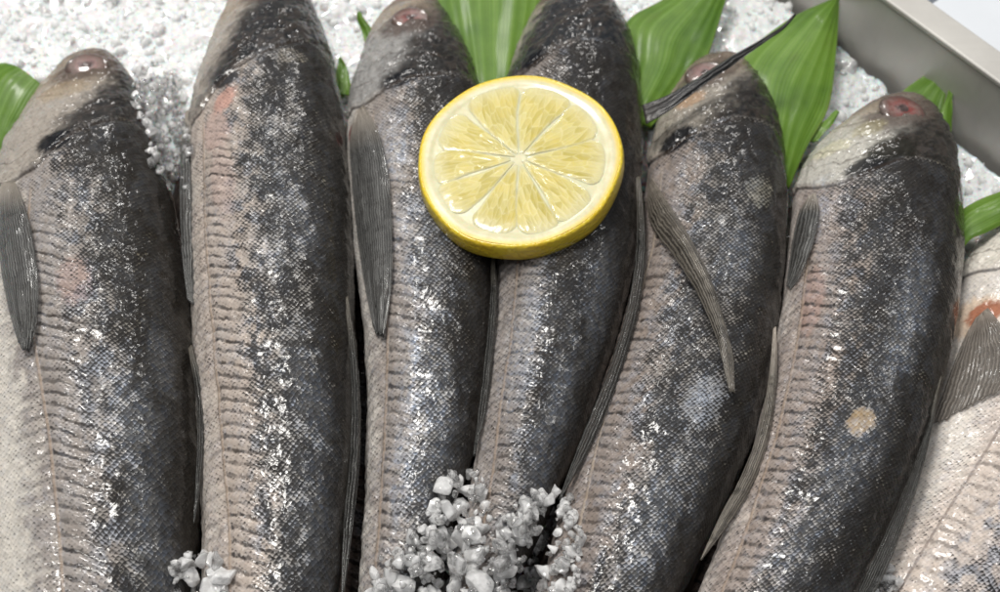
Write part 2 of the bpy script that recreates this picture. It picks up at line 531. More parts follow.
def lemon_pulp_material():
    s = N('lemon_pulp')
    sv = s.attr('suv').outputs['Vector']          # x outwards, y across: juice sacs point to the core
    mp = s.n('ShaderNodeMapping', {'Vector': sv, 'Scale': (190.0, 620.0, 1.0)})
    v = s.n('ShaderNodeTexVoronoi', {'Vector': mp.outputs[0], 'Scale': 1.0}, voronoi_dimensions='2D', feature='F1')
    v2 = s.n('ShaderNodeTexVoronoi', {'Vector': mp.outputs[0], 'Scale': 1.0}, voronoi_dimensions='2D', feature='DISTANCE_TO_EDGE')
    sep = s.n('ShaderNodeSeparateColor', {0: v.outputs['Color']})
    n1 = s.noise(s.objco(), 130.0, 3.0, 0.6)
    c = s.mix(sep.outputs[0], (0.46, 0.385, 0.085, 1), (0.64, 0.57, 0.24, 1))
    c = s.mix(s.mapr(n1.outputs['Fac'], 0.4, 0.7, 0, 0.5), c, (0.70, 0.56, 0.13, 1))
    c = s.mix(s.mapr(v2.outputs['Distance'], 0.0, 0.10, 0.3, 0.0), c, (0.82, 0.78, 0.48, 1))
    c = s.mix(s.math('MULTIPLY', s.attr('rim').outputs['Fac'], 0.8), c, (0.66, 0.62, 0.39, 1))
    h = s.bump(v2.outputs['Distance'], 0.3, 0.0005)
    s.P(Base_Color=c, Roughness=0.38, Normal=h, Subsurface_Weight=0.4, Subsurface_Scale=0.003, Coat_Weight=0.3, Coat_Roughness=0.08)
    s.b.inputs['Specular IOR Level'].default_value = 0.25
    s.b.inputs['Subsurface Radius'].default_value = (1, 0.8, 0.2)
    return s.m


M_SKIN = skin_material()
M_FIN = fin_material('fin_dark', (0.028, 0.029, 0.029), (0.27, 0.27, 0.26))
M_FIN_TAN = fin_material('fin_tan', (0.04, 0.035, 0.028), (0.36, 0.325, 0.275))
M_FIN_PALE = fin_material('fin_pale', (0.13, 0.115, 0.10), (0.38, 0.34, 0.30), trans=0.3)
M_SPINE = fin_material('spine_black', (0.006, 0.006, 0.006), (0.022, 0.022, 0.024), trans=0.0)
M_SPINE.node_tree.nodes['Principled BSDF'].inputs['Coat Weight'].default_value = 0.2
M_DORSAL = fin_material('fin_back', (0.010, 0.010, 0.010), (0.085, 0.085, 0.078))
M_EYE = eye_material()
M_PUPIL = plain('clouded_pupil', (0.085, 0.06, 0.058), 0.15, 0.5, 400.0, 0.2)
M_BED = ice_bed_material()
M_CHIP = ice_chip_material()
M_LUMP = ice_lump_material('clear_wet_ice', True)
M_MILK = ice_lump_material('milky_ice', False)
M_LEAF = leaf_material()
M_STEEL = steel_material()
M_COUNTER = plain('white_counter', (0.66, 0.69, 0.73), 0.35, 0.04, 20.0, 0.02)
M_DARK = plain('dark_base', (0.02, 0.02, 0.022), 0.6)
M_RIND = lemon_rind_material()
M_PITH = lemon_pith_material()
M_PULP = lemon_pulp_material()

# ------------------------------------------------------------------ tray, counter and ice bed
ZR = 0.034
ra = P(889, 0, ZR); rb = P(1000, 81, ZR)
wd = (rb - ra); wd[2] = 0; wd /= np.linalg.norm(wd)          # along the wall, towards the right
wn = np.array([-wd[1], wd[0], 0.0])                           # outwards, away from the ice
if wn[1] < 0:
    wn = -wn


def wp(a, o, z):
    q = ra + wd * a + wn * o
    return (q[0], q[1], z)


def extrude_profile(name, prof, a0, a1, mat, parent):
    vs = [wp(a, o, z) for a in (a0, a1) for (o, z) in prof]
    n = len(prof)
    fs = [[i, (i + 1) % n, n + (i + 1) % n, n + i] for i in range(n)]
    fs += [list(range(n))[::-1], list(range(n, 2 * n))]
    o = mesh_obj(name, vs, fs, mat, parent, smooth=False)
    b = o.modifiers.new('bevel', 'BEVEL')
    b.width = 0.0009; b.segments = 3
    return o


tray = thing('display_tray', 'stainless steel display tray holding the crushed ice and fish', 'tray', wp(0.0, 0.0, -0.06))
A0, A1 = -0.62, 0.42
extrude_profile('side_wall', [(0.0, ZR - 0.0025), (0.0, -0.058), (0.0016, -0.058), (0.0016, ZR - 0.0025)], A0, A1, M_STEEL, tray)
extrude_profile('rim', [(-0.0006, ZR), (-0.0006, ZR - 0.0024), (0.0106, ZR - 0.0024), (0.0106, ZR - 0.014), (0.0122, ZR - 0.014), (0.0122, ZR)], A0, A1, M_STEEL, tray)
q = [wp(A0, 0, -0.058), wp(A1, 0, -0.058), wp(A1, -0.75, -0.058), wp(A0, -0.75, -0.058),
     wp(A0, 0, -0.060), wp(A1, 0, -0.060), wp(A1, -0.75, -0.060), wp(A0, -0.75, -0.060)]
mesh_obj('tray_floor', q, [[0, 1, 2, 3], [7, 6, 5, 4], [0, 4, 5, 1], [1, 5, 6, 2], [2, 6, 7, 3], [3, 7, 4, 0]], M_STEEL, tray, smooth=False)


def slab(name, a0, a1, o0, o1, z0, z1, mat):
    prof = [(o0, z0), (o0, z1), (o1, z1), (o1, z0)]
    o = extrude_profile(name, prof, a0, a1, mat, None)
    o['kind'] = 'structure'
    return o


# the pale worktop beside the tray is two slabs with a dark joint between them
g0 = P(921, 4, 0.010)
ga = float((g0 - ra) @ wd)
slab('worktop', -0.9, ga - 0.0022, 0.0135, 0.9, -0.02, 0.010, M_COUNTER)
slab('worktop', ga + 0.0022, 0.7, 0.0135, 0.9, -0.02, 0.010, M_COUNTER)
slab('worktop_base', -0.9, 0.7, 0.0135, 0.9, -0.075, -0.0205, M_DARK)
slab('worktop_base', -0.9, 0.7, -0.9, 0.0128, -0.085, -0.0602, M_DARK)


def ice_height(x, y):
    """the bed is heaped beyond the heads and hollow under the bodies"""
    wside = (x - ra[0]) * wn[0] + (y - ra[1]) * wn[1]
    hollow = sstep(0.325, 0.20, y) * sstep(0.01, 0.09, -wside)
    h = -0.046 * hollow
    h = h + 0.010 * (fbm(x * 22 + 3, y * 22, 5, 3) - 0.5) + 0.0075 * (fbm(x * 75, y * 75 + 4, 15, 2) - 0.5)
    return h


nx, ny = 300, 300
gx = np.linspace(-0.34, 0.40, nx); gy = np.linspace(-0.10, 0.72, ny)
X, Y = np.meshgrid(gx, gy, indexing='ij')
H = ice_height(X, Y) + 0.0040 * (fbm(X * 190, Y * 190, 9, 3) - 0.5)
pts = np.stack([X, Y, H], -1).reshape(-1, 3)
side = (pts - ra) @ wn
over = np.maximum(side + 0.004, 0)[:, None]
pts = pts - wn * over                                           # gather the edge against the tray wall
f = grid_faces(nx, ny)
keep = (side[f].min(1) < 0.0)
f = f[keep]
used = np.unique(f); remap = -np.ones(len(pts), int); remap[used] = np.arange(len(used))
bed = mesh_obj('ice_bed', pts[used], remap[f], M_BED)
bed['kind'] = 'structure'


def ico(sub):
    bm = bmesh.new()
    bmesh.ops.create_icosphere(bm, subdivisions=sub, radius=1.0)
    v = np.array([q.co[:] for q in bm.verts]); fa = np.array([[q.index for q in t.verts] for t in bm.faces])
    bm.free()
    return v, fa


rng = np.random.default_rng(3)


def grains(name, centres, sizes, mat, sub=1, label=None):
    """many crushed ice grains in one mesh"""
    bv, bf = ico(sub)
    n = len(centres)
    k = len(bv)
    vs = np.empty((n, k, 3), np.float32)
    variants = []
    for _ in range(24):
        v = bv * (1 + rng.uniform(-0.38, 0.38, (k, 1))) * rng.uniform(0.55, 1.25, 3)
        a = rng.normal(size=4); a /= np.linalg.norm(a)
        ww, xx, yy, zz = a
        R = np.array([[1 - 2 * (yy * yy + zz * zz), 2 * (xx * yy - zz * ww), 2 * (xx * zz + yy * ww)],
                      [2 * (xx * yy + zz * ww), 1 - 2 * (xx * xx + zz * zz), 2 * (yy * zz - xx * ww)],
                      [2 * (xx * zz - yy * ww), 2 * (yy * zz + xx * ww), 1 - 2 * (xx * xx + yy * yy)]])
        variants.append(v @ R.T)
    variants = np.array(variants)
    pick = rng.integers(0, 24, n)
    vs = variants[pick] * sizes[:, None, None] + centres[:, None, :]
    fs = (bf[None] + (np.arange(n) * k)[:, None, None]).reshape(-1, 3)
    rn = np.repeat(rng.uniform(0, 1, n), k)
    return mesh_obj(name, vs.reshape(-1, 3), fs, mat, None, smooth=False, attrs={'rnd': ('FLOAT', rn)}, kind='stuff')


n = 36000
cx = rng.uniform(-0.30, 0.36, n); cy = rng.uniform(0.255, 0.62, n)
cz = ice_height(cx, cy) + rng.uniform(-0.0008, 0.0004, n)
cc = np.stack([cx, cy, cz], 1)
m = ((cc - ra) @ wn) < -0.003
cc = cc[m]
sz = 0.0005 + 0.0022 * rng.uniform(0, 1, len(cc)) ** 5.0
o = grains('crushed_ice', cc, sz, M_CHIP)
tag(o, 'loose white crushed ice grains heaped behind the fish heads', 'ice')
n = 1100
cx = rng.uniform(-0.30, 0.36, n); cy = rng.uniform(0.27, 0.60, n)
cc = np.stack([cx, cy, ice_height(cx, cy) + rng.uniform(-0.001, 0.001, n)], 1)
cc = cc[((cc - ra) @ wn) < -0.005]
o = grains('ice_chunks', cc, 0.0014 + 0.0026 * rng.uniform(0, 1, len(cc)) ** 2, M_MILK, 2)
tag(o, 'glassy wet ice chunks bedded in the crushed ice', 'ice')


# ------------------------------------------------------------------ fish
class Fish:
    pass


def blend(col, c, a):
    a = np.clip(a, 0, 1)[..., None]
    return col * (1 - a) + np.array(c) * a


def make_fish(spec):
    F = Fish()
    zc = spec.get('z', 0.012)
    st = spec['st']
    Ls = [P(a, b, zc) for (a, b, c, d) in st]
    Rs = [P(c, d, zc) for (a, b, c, d) in st]
    # the part below the frame: taper to the tail root
    cen = [(l + r) / 2 for l, r in zip(Ls, Rs)]
    hw = np.linalg.norm(Rs[-1] - Ls[-1]) / 2
    lat = (Rs[-1] - Ls[-1]) / (2 * hw)
    dr = cen[-1] - cen[-2]; dr[2] = 0; dr /= np.linalg.norm(dr)
    for dist, k in ((0.03, 0.82), (0.06, 0.56), (0.085, 0.34), (0.10, 0.27), (0.108, 0.26)):
        c = cen[-1] + dr * dist - lat * 0.0
        Ls.append(c - lat * hw * k); Rs.append(c + lat * hw * k)
    Lq = catmull(Ls, 0); Rq = catmull(Rs, 0)
    NU = spec.get('nu', 560); NT = spec.get('nt', 130); NB = 26
    both = np.hstack([Lq, Rq])
    mid = (Lq + Rq) / 2
    both, s = resample(both, NU, mid)
    Lw, Rw = both[:, :3], both[:, 3:]
    mid = (Lw + Rw) / 2
    A = np.linalg.norm(Rw - Lw, axis=1) / 2
    # round the very tip of the snout
    tip = np.sqrt(np.clip(s / 0.006, 0, 1)); A = np.maximum(A * tip, 1e-5)
    Rd = (Rw - Lw); Rd /= np.linalg.norm(Rd, axis=1)[:, None]
    T = np.gradient(mid, axis=0); T /= np.linalg.norm(T, axis=1)[:, None]
    U = np.cross(Rd, T); U *= np.sign(U[:, 2:3]); U /= np.linalg.norm(U, axis=1)[:, None]
    kb = spec.get('kb', 0.66)
    # head is a little fuller, tail thinner
    B = A * kb * (1 + 0.10 * np.exp(-((s - 0.05) / 0.03) ** 2))
    B = np.minimum(B, spec.get('bmax', 0.026))
    # belly to back: theta pi (left) .. 0 (right) over the top
    th = np.concatenate([np.linspace(np.pi, 0, NT), np.linspace(0, -np.pi, NB + 2)[1:-1]])
    ct, sn = np.cos(th), np.sin(th)
    S = s[:, None] * np.ones_like(th)[None]
    Tn = np.ones_like(s)[:, None] * ct[None]
    top = (sn > -0.02)
    # outline a bit fuller on the back half, keel on the belly
    uu = sn * (1 + 0.12 * ct) ** 1.0
    # arc position across, metres, measured from the belly edge
    V = np.zeros_like(S)
    for_half = np.linspace(np.pi, 0, 400)
    ref = np.stack([np.cos(for_half), kb * np.sin(for_half)], 1)
    arc = np.concatenate([[0], np.cumsum(np.linalg.norm(np.diff(ref, axis=0), axis=1))])
    va = np.interp(-np.abs(th), -for_half, arc)
    V = A[:, None] * va[None]
    seed = spec['seed']
    x, y = S * 100, V * 100        # centimetres

    # surface before relief, to find where photo pixels land on the fish
    base = mid[:, None, :] + Rd[:, None, :] * (A[:, None] * ct[None])[..., None] + U[:, None, :] * (B[:, None] * uu[None])[..., None]
    prj = project(base[:, :NT])

    def onfish(px, py):
        d = (prj[..., 0] - px) ** 2 + (prj[..., 1] - py) ** 2
        i, j = np.unravel_index(np.argmin(d), d.shape)
        return i, j

    def sv(px, py):
        i, j = onfish(px, py)
        return S[i, j], V[i, j]

    F.onfish, F.base, F.S, F.V = onfish, base, S, V
    vmax = A * arc[-1]
    vn = V / np.maximum(vmax[:, None], 1e-6)       # 0 belly edge .. 1 back edge

    # --- lateral line
    ll = [sv(a, b) for a, b in spec['lat']]
    ll_s = np.array([a for a, b in ll]); ll_v = np.array([b for a, b in ll])
    o_ = np.argsort(ll_s); ll_s, ll_v = ll_s[o_], ll_v[o_]
    fr = np.interp(s, ll_s, ll_v / np.maximum(np.interp(ll_s, s, vmax), 1e-6))
    VL = fr * vmax
    dl = V - VL[:, None]                            # metres towards the back
    # --- gill cover edge
    gg = [sv(a, b) for a, b in spec['gill']]
    g_v = np.array([b for a, b in gg]); g_s = np.array([a for a, b in gg])
    o_ = np.argsort(g_v); g_v, g_s = g_v[o_], g_s[o_]
    SG = np.interp(V, g_v, g_s)
    dg = S - SG                                     # >0 behind the gill cover
    gmask = sstep(g_v[-1] + 0.004, g_v[-1] - 0.002, V)
    head = sstep(0.002, -0.002, dg)

    n1 = fbm(x * 0.9, y * 1.3, seed, 4)
    n2 = fbm(x * 3.2, y * 4.2, seed + 50, 4)
    n3 = fbm(x * 9, y * 12, seed + 90, 3)
    n4 = fbm(x * 24, y * 26, seed + 120, 2)

    # --- pigment
    belly = np.array(spec.get('belly', (0.60, 0.55, 0.49)))
    flank = np.array(spec.get('flank', (0.29, 0.258, 0.235)))
    grey = np.array(spec.get('grey', (0.085, 0.082, 0.078)))
    back = np.array(spec.get('back', (0.024, 0.024, 0.022)))
    dk = spec.get('dark', 0.0)
    q = vn + 0.16 * (n1 - 0.5) + 0.16 * (n2 - 0.5)
    fl = fr[:, None]
    lightc = np.array(spec.get('light', (0.23, 0.215, 0.20)))
    n5 = fbm(x * 1.7, y * 2.6, seed + 140, 4, 0.6)
    col = np.ones(S.shape + (3,)) * belly
    col = blend(col, flank, sstep(fl - 0.16, fl - 0.02, q) * spec.get('flank_w', 1.0))
    col = blend(col, lightc, sstep(fl + 0.12, fl + 0.34, q))
    col = blend(col, np.array((0.25, 0.29, 0.36)), sstep(0.50, 0.64, n5) * sstep(fl + 0.05, fl + 0.2, vn) * 0.6)
    col = blend(col, np.array((0.12, 0.105, 0.07)), sstep(0.62, 0.80, q) * np.minimum(1.0, spec.get('olive', 0.5) * 1.6))
    # how much of the dark pigment shows
    pm = spec.get('pig', 0.0)
    pig = 0.14 * sstep(fl - 0.30, fl - 0.0, vn) + 0.40 * sstep(fl + 0.05, fl + 0.34, q) + 0.42 * sstep(0.60, 0.86, q)
    pig = pig + (pm + 0.10) * sstep(fl - 0.1, fl + 0.2, vn)
    mot = 0.5 * n5 + 0.3 * n2 + 0.2 * n3
    pig = pig + (1.8 * (mot - 0.5)) * sstep(fl - 0.25, fl + 0.15, vn) * spec.get('mottle', 1.0) * (1 - 0.6 * sstep(0.8, 0.95, vn))
    nape = sstep(0.038, 0.002, dg + 0.022 * (n2 - 0.5)) * sstep(0.44, 0.62, q)
    pig = pig + nape * spec.get('nape', 0.55)
    pig = np.clip(pig, 0.0, 1.04)
    # --- muscle segments
    slant = spec.get('slant', -0.42)
    ph = (S + slant * np.abs(dl) * np.where(dl > 0, 1.0, 0.8) + 0.0020 * (n1 - 0.5) + 0.0010 * (n2 - 0.5) + 0.0012 * (n3 - 0.5)) / spec.get('seg', 0.0042)
    pf = ph - np.floor(ph)
    sg0 = np.interp(fr, [0, 1], [0, 0])
    mr = sstep(-0.001, 0.0012, dl) * sstep(0.024, 0.011, dl + 0.008 * (n2 - 0.5)) * sstep(0.012, 0.04, dg)
    mlft = sstep(0.0005, -0.001, dl) * sstep(-0.014, -0.007, dl) * sstep(0.02, 0.05, dg) * 0.45
    ir = np.floor(ph)
    rlen = hash2(ir, ir * 0, seed + 5); rstr = hash2(ir, ir * 0, seed + 6)
    mm = (mr * sstep(0.0, 0.004, 0.008 + 0.016 * rlen - dl + 0.004 * (n3 - 0.5)) + mlft) * spec.get('ribs', 1.0)
    brk = sstep(0.28, 0.52, fbm(x * 2.2, y * 9, seed + 400, 3))
    groove = np.exp(-((pf - 0.5) / (0.085 + 0.07 * sstep(0.003, 0.011, dl))) ** 2) * mm * (0.35 + 0.65 * brk) * (0.6 + 0.4 * rstr)
    pig = pig * (1 - 0.55 * mm * sstep(0.013, 0.007, dl))
    ridge = (0.5 - 0.5 * np.cos(2 * np.pi * (pf - 0.5))) * mm
    col = blend(col, flank * 1.12, ridge * 0.5 * sstep(0.014, 0.006, dl) * sstep(0.3, 0.6, n2))
    # --- head pigment
    hp = np.ones(S.shape + (3,)) * np.array(spec.get('cheek', (0.35, 0.315, 0.275)))
    # tan jaw muscles nearer the snout
    hp = blend(hp, np.array((0.30, 0.235, 0.16)), sstep(0.6, 0.25, S / np.maximum(SG, 1e-4)) * 0.8 * sstep(0.3, 0.6, n2 + 0.15))
    tl = spec.get('hdark', 0.52)
    hq = vn + 0.15 * (n2 - 0.5) + 0.16 * (n1 - 0.5) + 0.04 * (n3 - 0.5) + 0.50 * (S / np.maximum(SG, 1e-4) - 0.6)
    hp = blend(hp, np.array(spec.get('hcol', (0.016, 0.015, 0.0145))), sstep(tl - 0.13, tl + 0.12, hq))
    hp = blend(hp, np.array((0.11, 0.09, 0.075)), sstep(0.5, 0.7, n3) * 0.25)
    hp = blend(hp, np.array((0.10, 0.072, 0.06)), sstep(0.022, 0.006, S + 0.008 * (n2 - 0.5)) * 0.85)
    hp = blend(hp, np.array((0.045, 0.036, 0.030)), sstep(0.48, 0.66, n2) * sstep(tl, tl + 0.15, hq) * 0.7)
    if spec.get('eye'):
        es, ev = sv(spec['eye'][0], spec['eye'][1])
        er = np.sqrt((S - es) ** 2 + (V - ev) ** 2) / spec['eye'][2]
        hp = blend(hp, np.array((0.085, 0.062, 0.052)), sstep(1.9, 1.0, er + 0.7 * (n2 - 0.5)) * 0.85)
    col = col * (1 - head[..., None]) + hp * head[..., None]
    pig = pig * (1 - head)
    # crease behind the gill cover
    mouthl = np.exp(-((S - SG * 0.45 - 0.2 * (V - 0.01)) / 0.0005) ** 2) * sstep(0.5, 0.35, vn) * head
    col = blend(col, np.array((0.10, 0.08, 0.06)), mouthl * 0.6)

    sil = 0.30 + 0.55 * sstep(0.42, 0.62, fbm(x * 1.1, y * 1.6, seed + 500, 3)) * sstep(fl - 0.3, fl + 0.1, vn) * sstep(0.98, 0.75, vn)
    sil = sil * (0.6 + 0.7 * n3)
    sil = sil * sstep(0.40, 0.60, n2 + 0.25 * n1) * spec.get('sil', 0.6) * 0.42
    sil = np.maximum(sil, 0.30 * sstep(fl, fl - 0.1, vn) * (0.4 + n2) * spec.get('sil_b', 0.6))
    sil = sil * (1 - 0.85 * head) * (1 - 0.7 * groove)
    sil = sil * (1 - 0.75 * sstep(0.80, 0.95, vn))
    scl = (0.28 + 0.72 * sstep(fl + 0.0, fl + 0.26, vn)) * (1 - 0.9 * sstep(0.004, -0.008, dg)) * (1 - 0.55 * mr)

    # --- marks painted at places found in the photograph
    for (px, py, rx, ry, ang, c, a) in spec.get('marks', []):
        s0, v0 = sv(px, py)
        ca, sa = math.cos(math.radians(ang)), math.sin(math.radians(ang))
        du, dv = S - s0, V - v0
        e = np.sqrt(((du * ca + dv * sa) / rx) ** 2 + ((-du * sa + dv * ca) / ry) ** 2)
        m_ = sstep(1.15, 0.75, e + 0.55 * (n3 - 0.5) + 0.25 * (n4 - 0.5)) * a
        m_[:, NT:] = 0
        col = blend(col, np.array(c), m_)
        sil = sil * (1 - m_)
        pig = pig * (1 - m_)
        scl = scl * (1 - 0.7 * m_)
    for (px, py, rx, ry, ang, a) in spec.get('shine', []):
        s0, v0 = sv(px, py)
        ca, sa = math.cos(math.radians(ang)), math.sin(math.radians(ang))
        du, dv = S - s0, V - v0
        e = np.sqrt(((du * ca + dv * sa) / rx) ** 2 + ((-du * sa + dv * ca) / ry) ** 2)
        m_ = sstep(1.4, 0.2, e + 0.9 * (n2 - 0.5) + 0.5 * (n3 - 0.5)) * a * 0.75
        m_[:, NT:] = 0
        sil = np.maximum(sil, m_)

    # --- relief
    disp = 0.00055 * ridge * sstep(0.02, 0.006, np.abs(dl)) - 0.0 * groove
    disp += -0.0004 * np.exp(-(dl / 0.0016) ** 2) * sstep(0.0, 0.02, dg)
    disp += 0.0010 * np.exp(np.minimum(dg, 0) / 0.012) * sstep(0.0018, -0.0018, dg) * gmask
    disp += -0.0007 * np.exp(-((dg - 0.001) / 0.0012) ** 2) * gmask
    disp += 0.0012 * (n1 - 0.5) + 0.0005 * (n2 - 0.5) + 0.00025 * (n3 - 0.5)
    disp += head * (0.0010 * (fbm(x * 1.7, y * 1.7, seed + 70, 2) - 0.5) + 0.0005 * (n3 - 0.5))
    disp *= sstep(0.0, 0.01, S)
    disp[:, NT:] *= 0.2
    nrm = Rd[:, None, :] * (B[:, None] * ct[None])[..., None] + U[:, None, :] * (A[:, None] * sn[None])[..., None]
    nrm /= np.linalg.norm(nrm, axis=2)[..., None] + 1e-12
    verts = base + nrm * disp[..., None]
    F.nrm = nrm; F.NT = NT
    F.verts = verts

    # scale lattice, turned 45 degrees so that scales are diamonds in rows
    k = spec.get('scale', 0.00128)
    wx = S / k + 1.2 * (fbm(x * 1.5, y * 1.5, seed + 600, 2) - 0.5)
    wy = V / (k * 0.95) + 1.2 * (fbm(x * 1.5, y * 1.5, seed + 610, 2) - 0.5)
    suv = np.stack([(wx + wy) * 0.7071, (wx - wy) * 0.7071, np.zeros_like(wx)], -1)
    F.wx = None

    root = thing(spec.get('name', 'whole_fish'), spec['label'], 'fish', mid[len(mid) // 2] - np.array([0, 0, B.max()]), spec.get('group'))
    F.root = root
    nt = len(th)
    faces = grid_faces(NU, nt, closed=True)
    vv = np.vstack([verts.reshape(-1, 3), verts[-1].mean(0)[None]])
    body = mesh_obj('body', verts.reshape(-1, 3), faces[:, ::-1], M_SKIN, root,
                    attrs={'col': ('FLOAT_COLOR', col.reshape(-1, 3)), 'suv': ('FLOAT_VECTOR', suv.reshape(-1, 3)),
                           'scl': ('FLOAT', scl.ravel()), 'pig': ('FLOAT', pig.ravel()),
                           'fld': ('FLOAT_VECTOR', np.stack([ph, dg * 1000, dl * 1000], -1).reshape(-1, 3)),
                           'msk': ('FLOAT_VECTOR', np.stack([mm * (0.45 + 0.55 * brk) * (0.6 + 0.4 * rstr), gmask, sstep(0.004, 0.016, dg)], -1).reshape(-1, 3)),
                           'thr': ('FLOAT_COLOR', np.tile(np.array(spec.get('thread', (0.36, 0.27, 0.20))), (S.size, 1))), 'sil': ('FLOAT', np.clip(sil, 0, 1).ravel())})
    F.body = body
    F.T, F.Rd, F.U, F.mid, F.A, F.B, F.s = T, Rd, U, mid, A, B, s

    # --- tail fin, below the frame
    e = mid[-1]; t_ = T[-1]; r_ = Rd[-1]
    nu_, nv_ = 24, 30
    uu_ = np.linspace(0, 1, nu_); vv_ = np.linspace(-1, 1, nv_)
    G = []
    for a in uu_:
        for b in vv_:
            ln = 0.014 + 0.030 * abs(b) ** 1.2
            q_ = e + t_ * (a * ln - 0.004) + r_ * b * (A[-1] * 0.9 + a * 0.022) + np.array([0, 0, 0.0006 * math.sin(b * 40)])
            G.append(q_)
    G = np.array(G)
    rv = np.tile(vv_ * 9, nu_); rn_ = np.repeat(uu_, nv_)
    tf = mesh_obj('tail_fin', G, grid_faces(nu_, nv_), M_FIN, root, attrs={'ray': ('FLOAT', rv), 'run': ('FLOAT', rn_)})
    sm = tf.modifiers.new('thick', 'SOLIDIFY'); sm.thickness = 0.0007
    # --- eye
    if spec.get('eye'):
        px, py, rad, red = spec['eye']
        i, j = onfish(px, py)
        c, nn = verts[i, j], nrm[i, j]
        tx = T[i] - nn * (T[i] @ nn); tx /= np.linalg.norm(tx); ty = np.cross(nn, tx)
        ring = np.linspace(0, 1, 14); an = np.linspace(0, 2 * np.pi, 40, endpoint=False)
        G = []; RR = []
        for r_ in ring:
            for a in an:
                hh = 0.07 * (1 - r_ ** 2.2) + 0.025 - 0.09 * max(0, (r_ - 0.85) / 0.15) ** 2
                G.append(c + (tx * math.cos(a) * 0.86 + ty * math.sin(a)) * r_ * rad + nn * hh * rad)
                RR.append(r_)
        eye_o = mesh_obj('eye', np.array(G), grid_faces(len(ring), len(an), True), M_EYE, root,
                 attrs={'ray': ('FLOAT', np.array(RR)), 'red': ('FLOAT', np.full(len(RR), red))})
        PG, rp_ = [], rad * 0.33
        for r_ in np.linspace(0, 1, 6):
            for a in an:
                PG.append(c + (tx * math.cos(a) * 0.86 + ty * math.sin(a) * (1 + 0.08 * math.sin(3 * a))) * r_ * rp_ + nn * (rad * 0.0955 + 0.00012 - 0.00035 * r_ ** 2))
        pu = mesh_obj('pupil', np.array(PG), grid_faces(6, len(an), True), M_PUPIL, None)
        pu.parent = eye_o
    # --- fins
    for fn in spec.get('fins', []):
        make_fin(F, fn)
    return F


def make_fin(F, fn):
    """a fin blade: a run of pixel pairs (edge a, edge b) laid on the fish at a lift above its skin"""
    prs = fn['pairs']
    lift = fn.get('lift', 0.0015)
    Aq, Bq = [], []
    m = len(prs)
    zref = None
    for k, (ax, ay, bx, by) in enumerate(prs):
        out = []
        for (x_, y_) in ((ax, ay), (bx, by)):
            if 'z' in fn:
                z0, z1 = fn['z']
                out.append(P(x_, y_, z0 + (z1 - z0) * k / (m - 1)))
            else:
                i, j = F.onfish(x_, y_)
                v = F.verts[i, j] + F.nrm[i, j] * lift
                out.append(P(x_, y_, v[2]))
        Aq.append(out[0]); Bq.append(out[1])
    nu_, nv_ = fn.get('nu', 70), fn.get('nv', 46)
    if fn['name'] == 'dorsal_fin':
        Aq = [a_ + (b_ - a_) * 0.40 for a_, b_ in zip(Aq, Bq)]
        Aq[-1] = Bq[-1] - (Bq[-1] - Aq[-1]) * 0.1
    both = np.hstack([catmull(Aq, 0), catmull(Bq, 0)])
    both, s = resample(both, nu_, (both[:, :3] + both[:, 3:]) / 2)
    rays = fn.get('rays', 10)
    vv_ = np.linspace(0, 1, nv_); uu_ = np.linspace(0, 1, nu_)
    a, b = both[:, None, :3], both[:, None, 3:]
    bow = fn.get('bow', 0.002)
    G = a * (1 - vv_[None, :, None]) + b * vv_[None, :, None]
    up = np.array([0, 0, 1.0])
    wv = np.sin(vv_ * rays * 2 * np.pi)[None, :] * 0.00010 + bow * np.sin(np.pi * vv_)[None, :] * np.sin(np.pi * np.clip(uu_, 0.03, 0.97))[:, None]
    wv = wv + 0.0010 * (fbm(uu_[:, None] * 5 + np.zeros((1, nv_)), vv_[None, :] * 3 + np.zeros((nu_, 1)), fn.get('seed', 4), 3) - 0.5)
    if fn.get('fray'):
        fr_ = fn['fray'] * (vnoise(vv_ * rays * 1.7, vv_ * 0, 8) - 0.5)
        dirn = (both[-1] - both[-6])[:3]; dirn /= np.linalg.norm(dirn) + 1e-9
        G = G + dirn[None, None] * (fr_[None, :] * sstep(0.6, 1.0, uu_)[:, None])[..., None]
    G = G + up * wv[..., None]
    along = fn.get('along', True)
    ry = np.tile(vv_ * rays, nu_) if along else np.repeat(uu_ * rays, nv_) + np.tile(vv_, nu_) * fn.get('sweep', 2.0)
    o = mesh_obj(fn['name'], G.reshape(-1, 3), grid_faces(nu_, nv_), fn.get('mat', M_DORSAL if fn['name'] == 'dorsal_fin' else M_FIN), F.root,
                 attrs={'ray': ('FLOAT', ry), 'run': ('FLOAT', np.repeat(uu_, nv_))})
    sm = o.modifiers.new('thick', 'SOLIDIFY'); sm.thickness = 0.0004; sm.offset = 0
    if fn.get('label'):
        o['label'] = fn['label']
    return o


BLK = (0.006, 0.007, 0.010)
PINK = (0.42, 0.25, 0.21)
BLUE = (0.30, 0.36, 0.46)
fishes = []

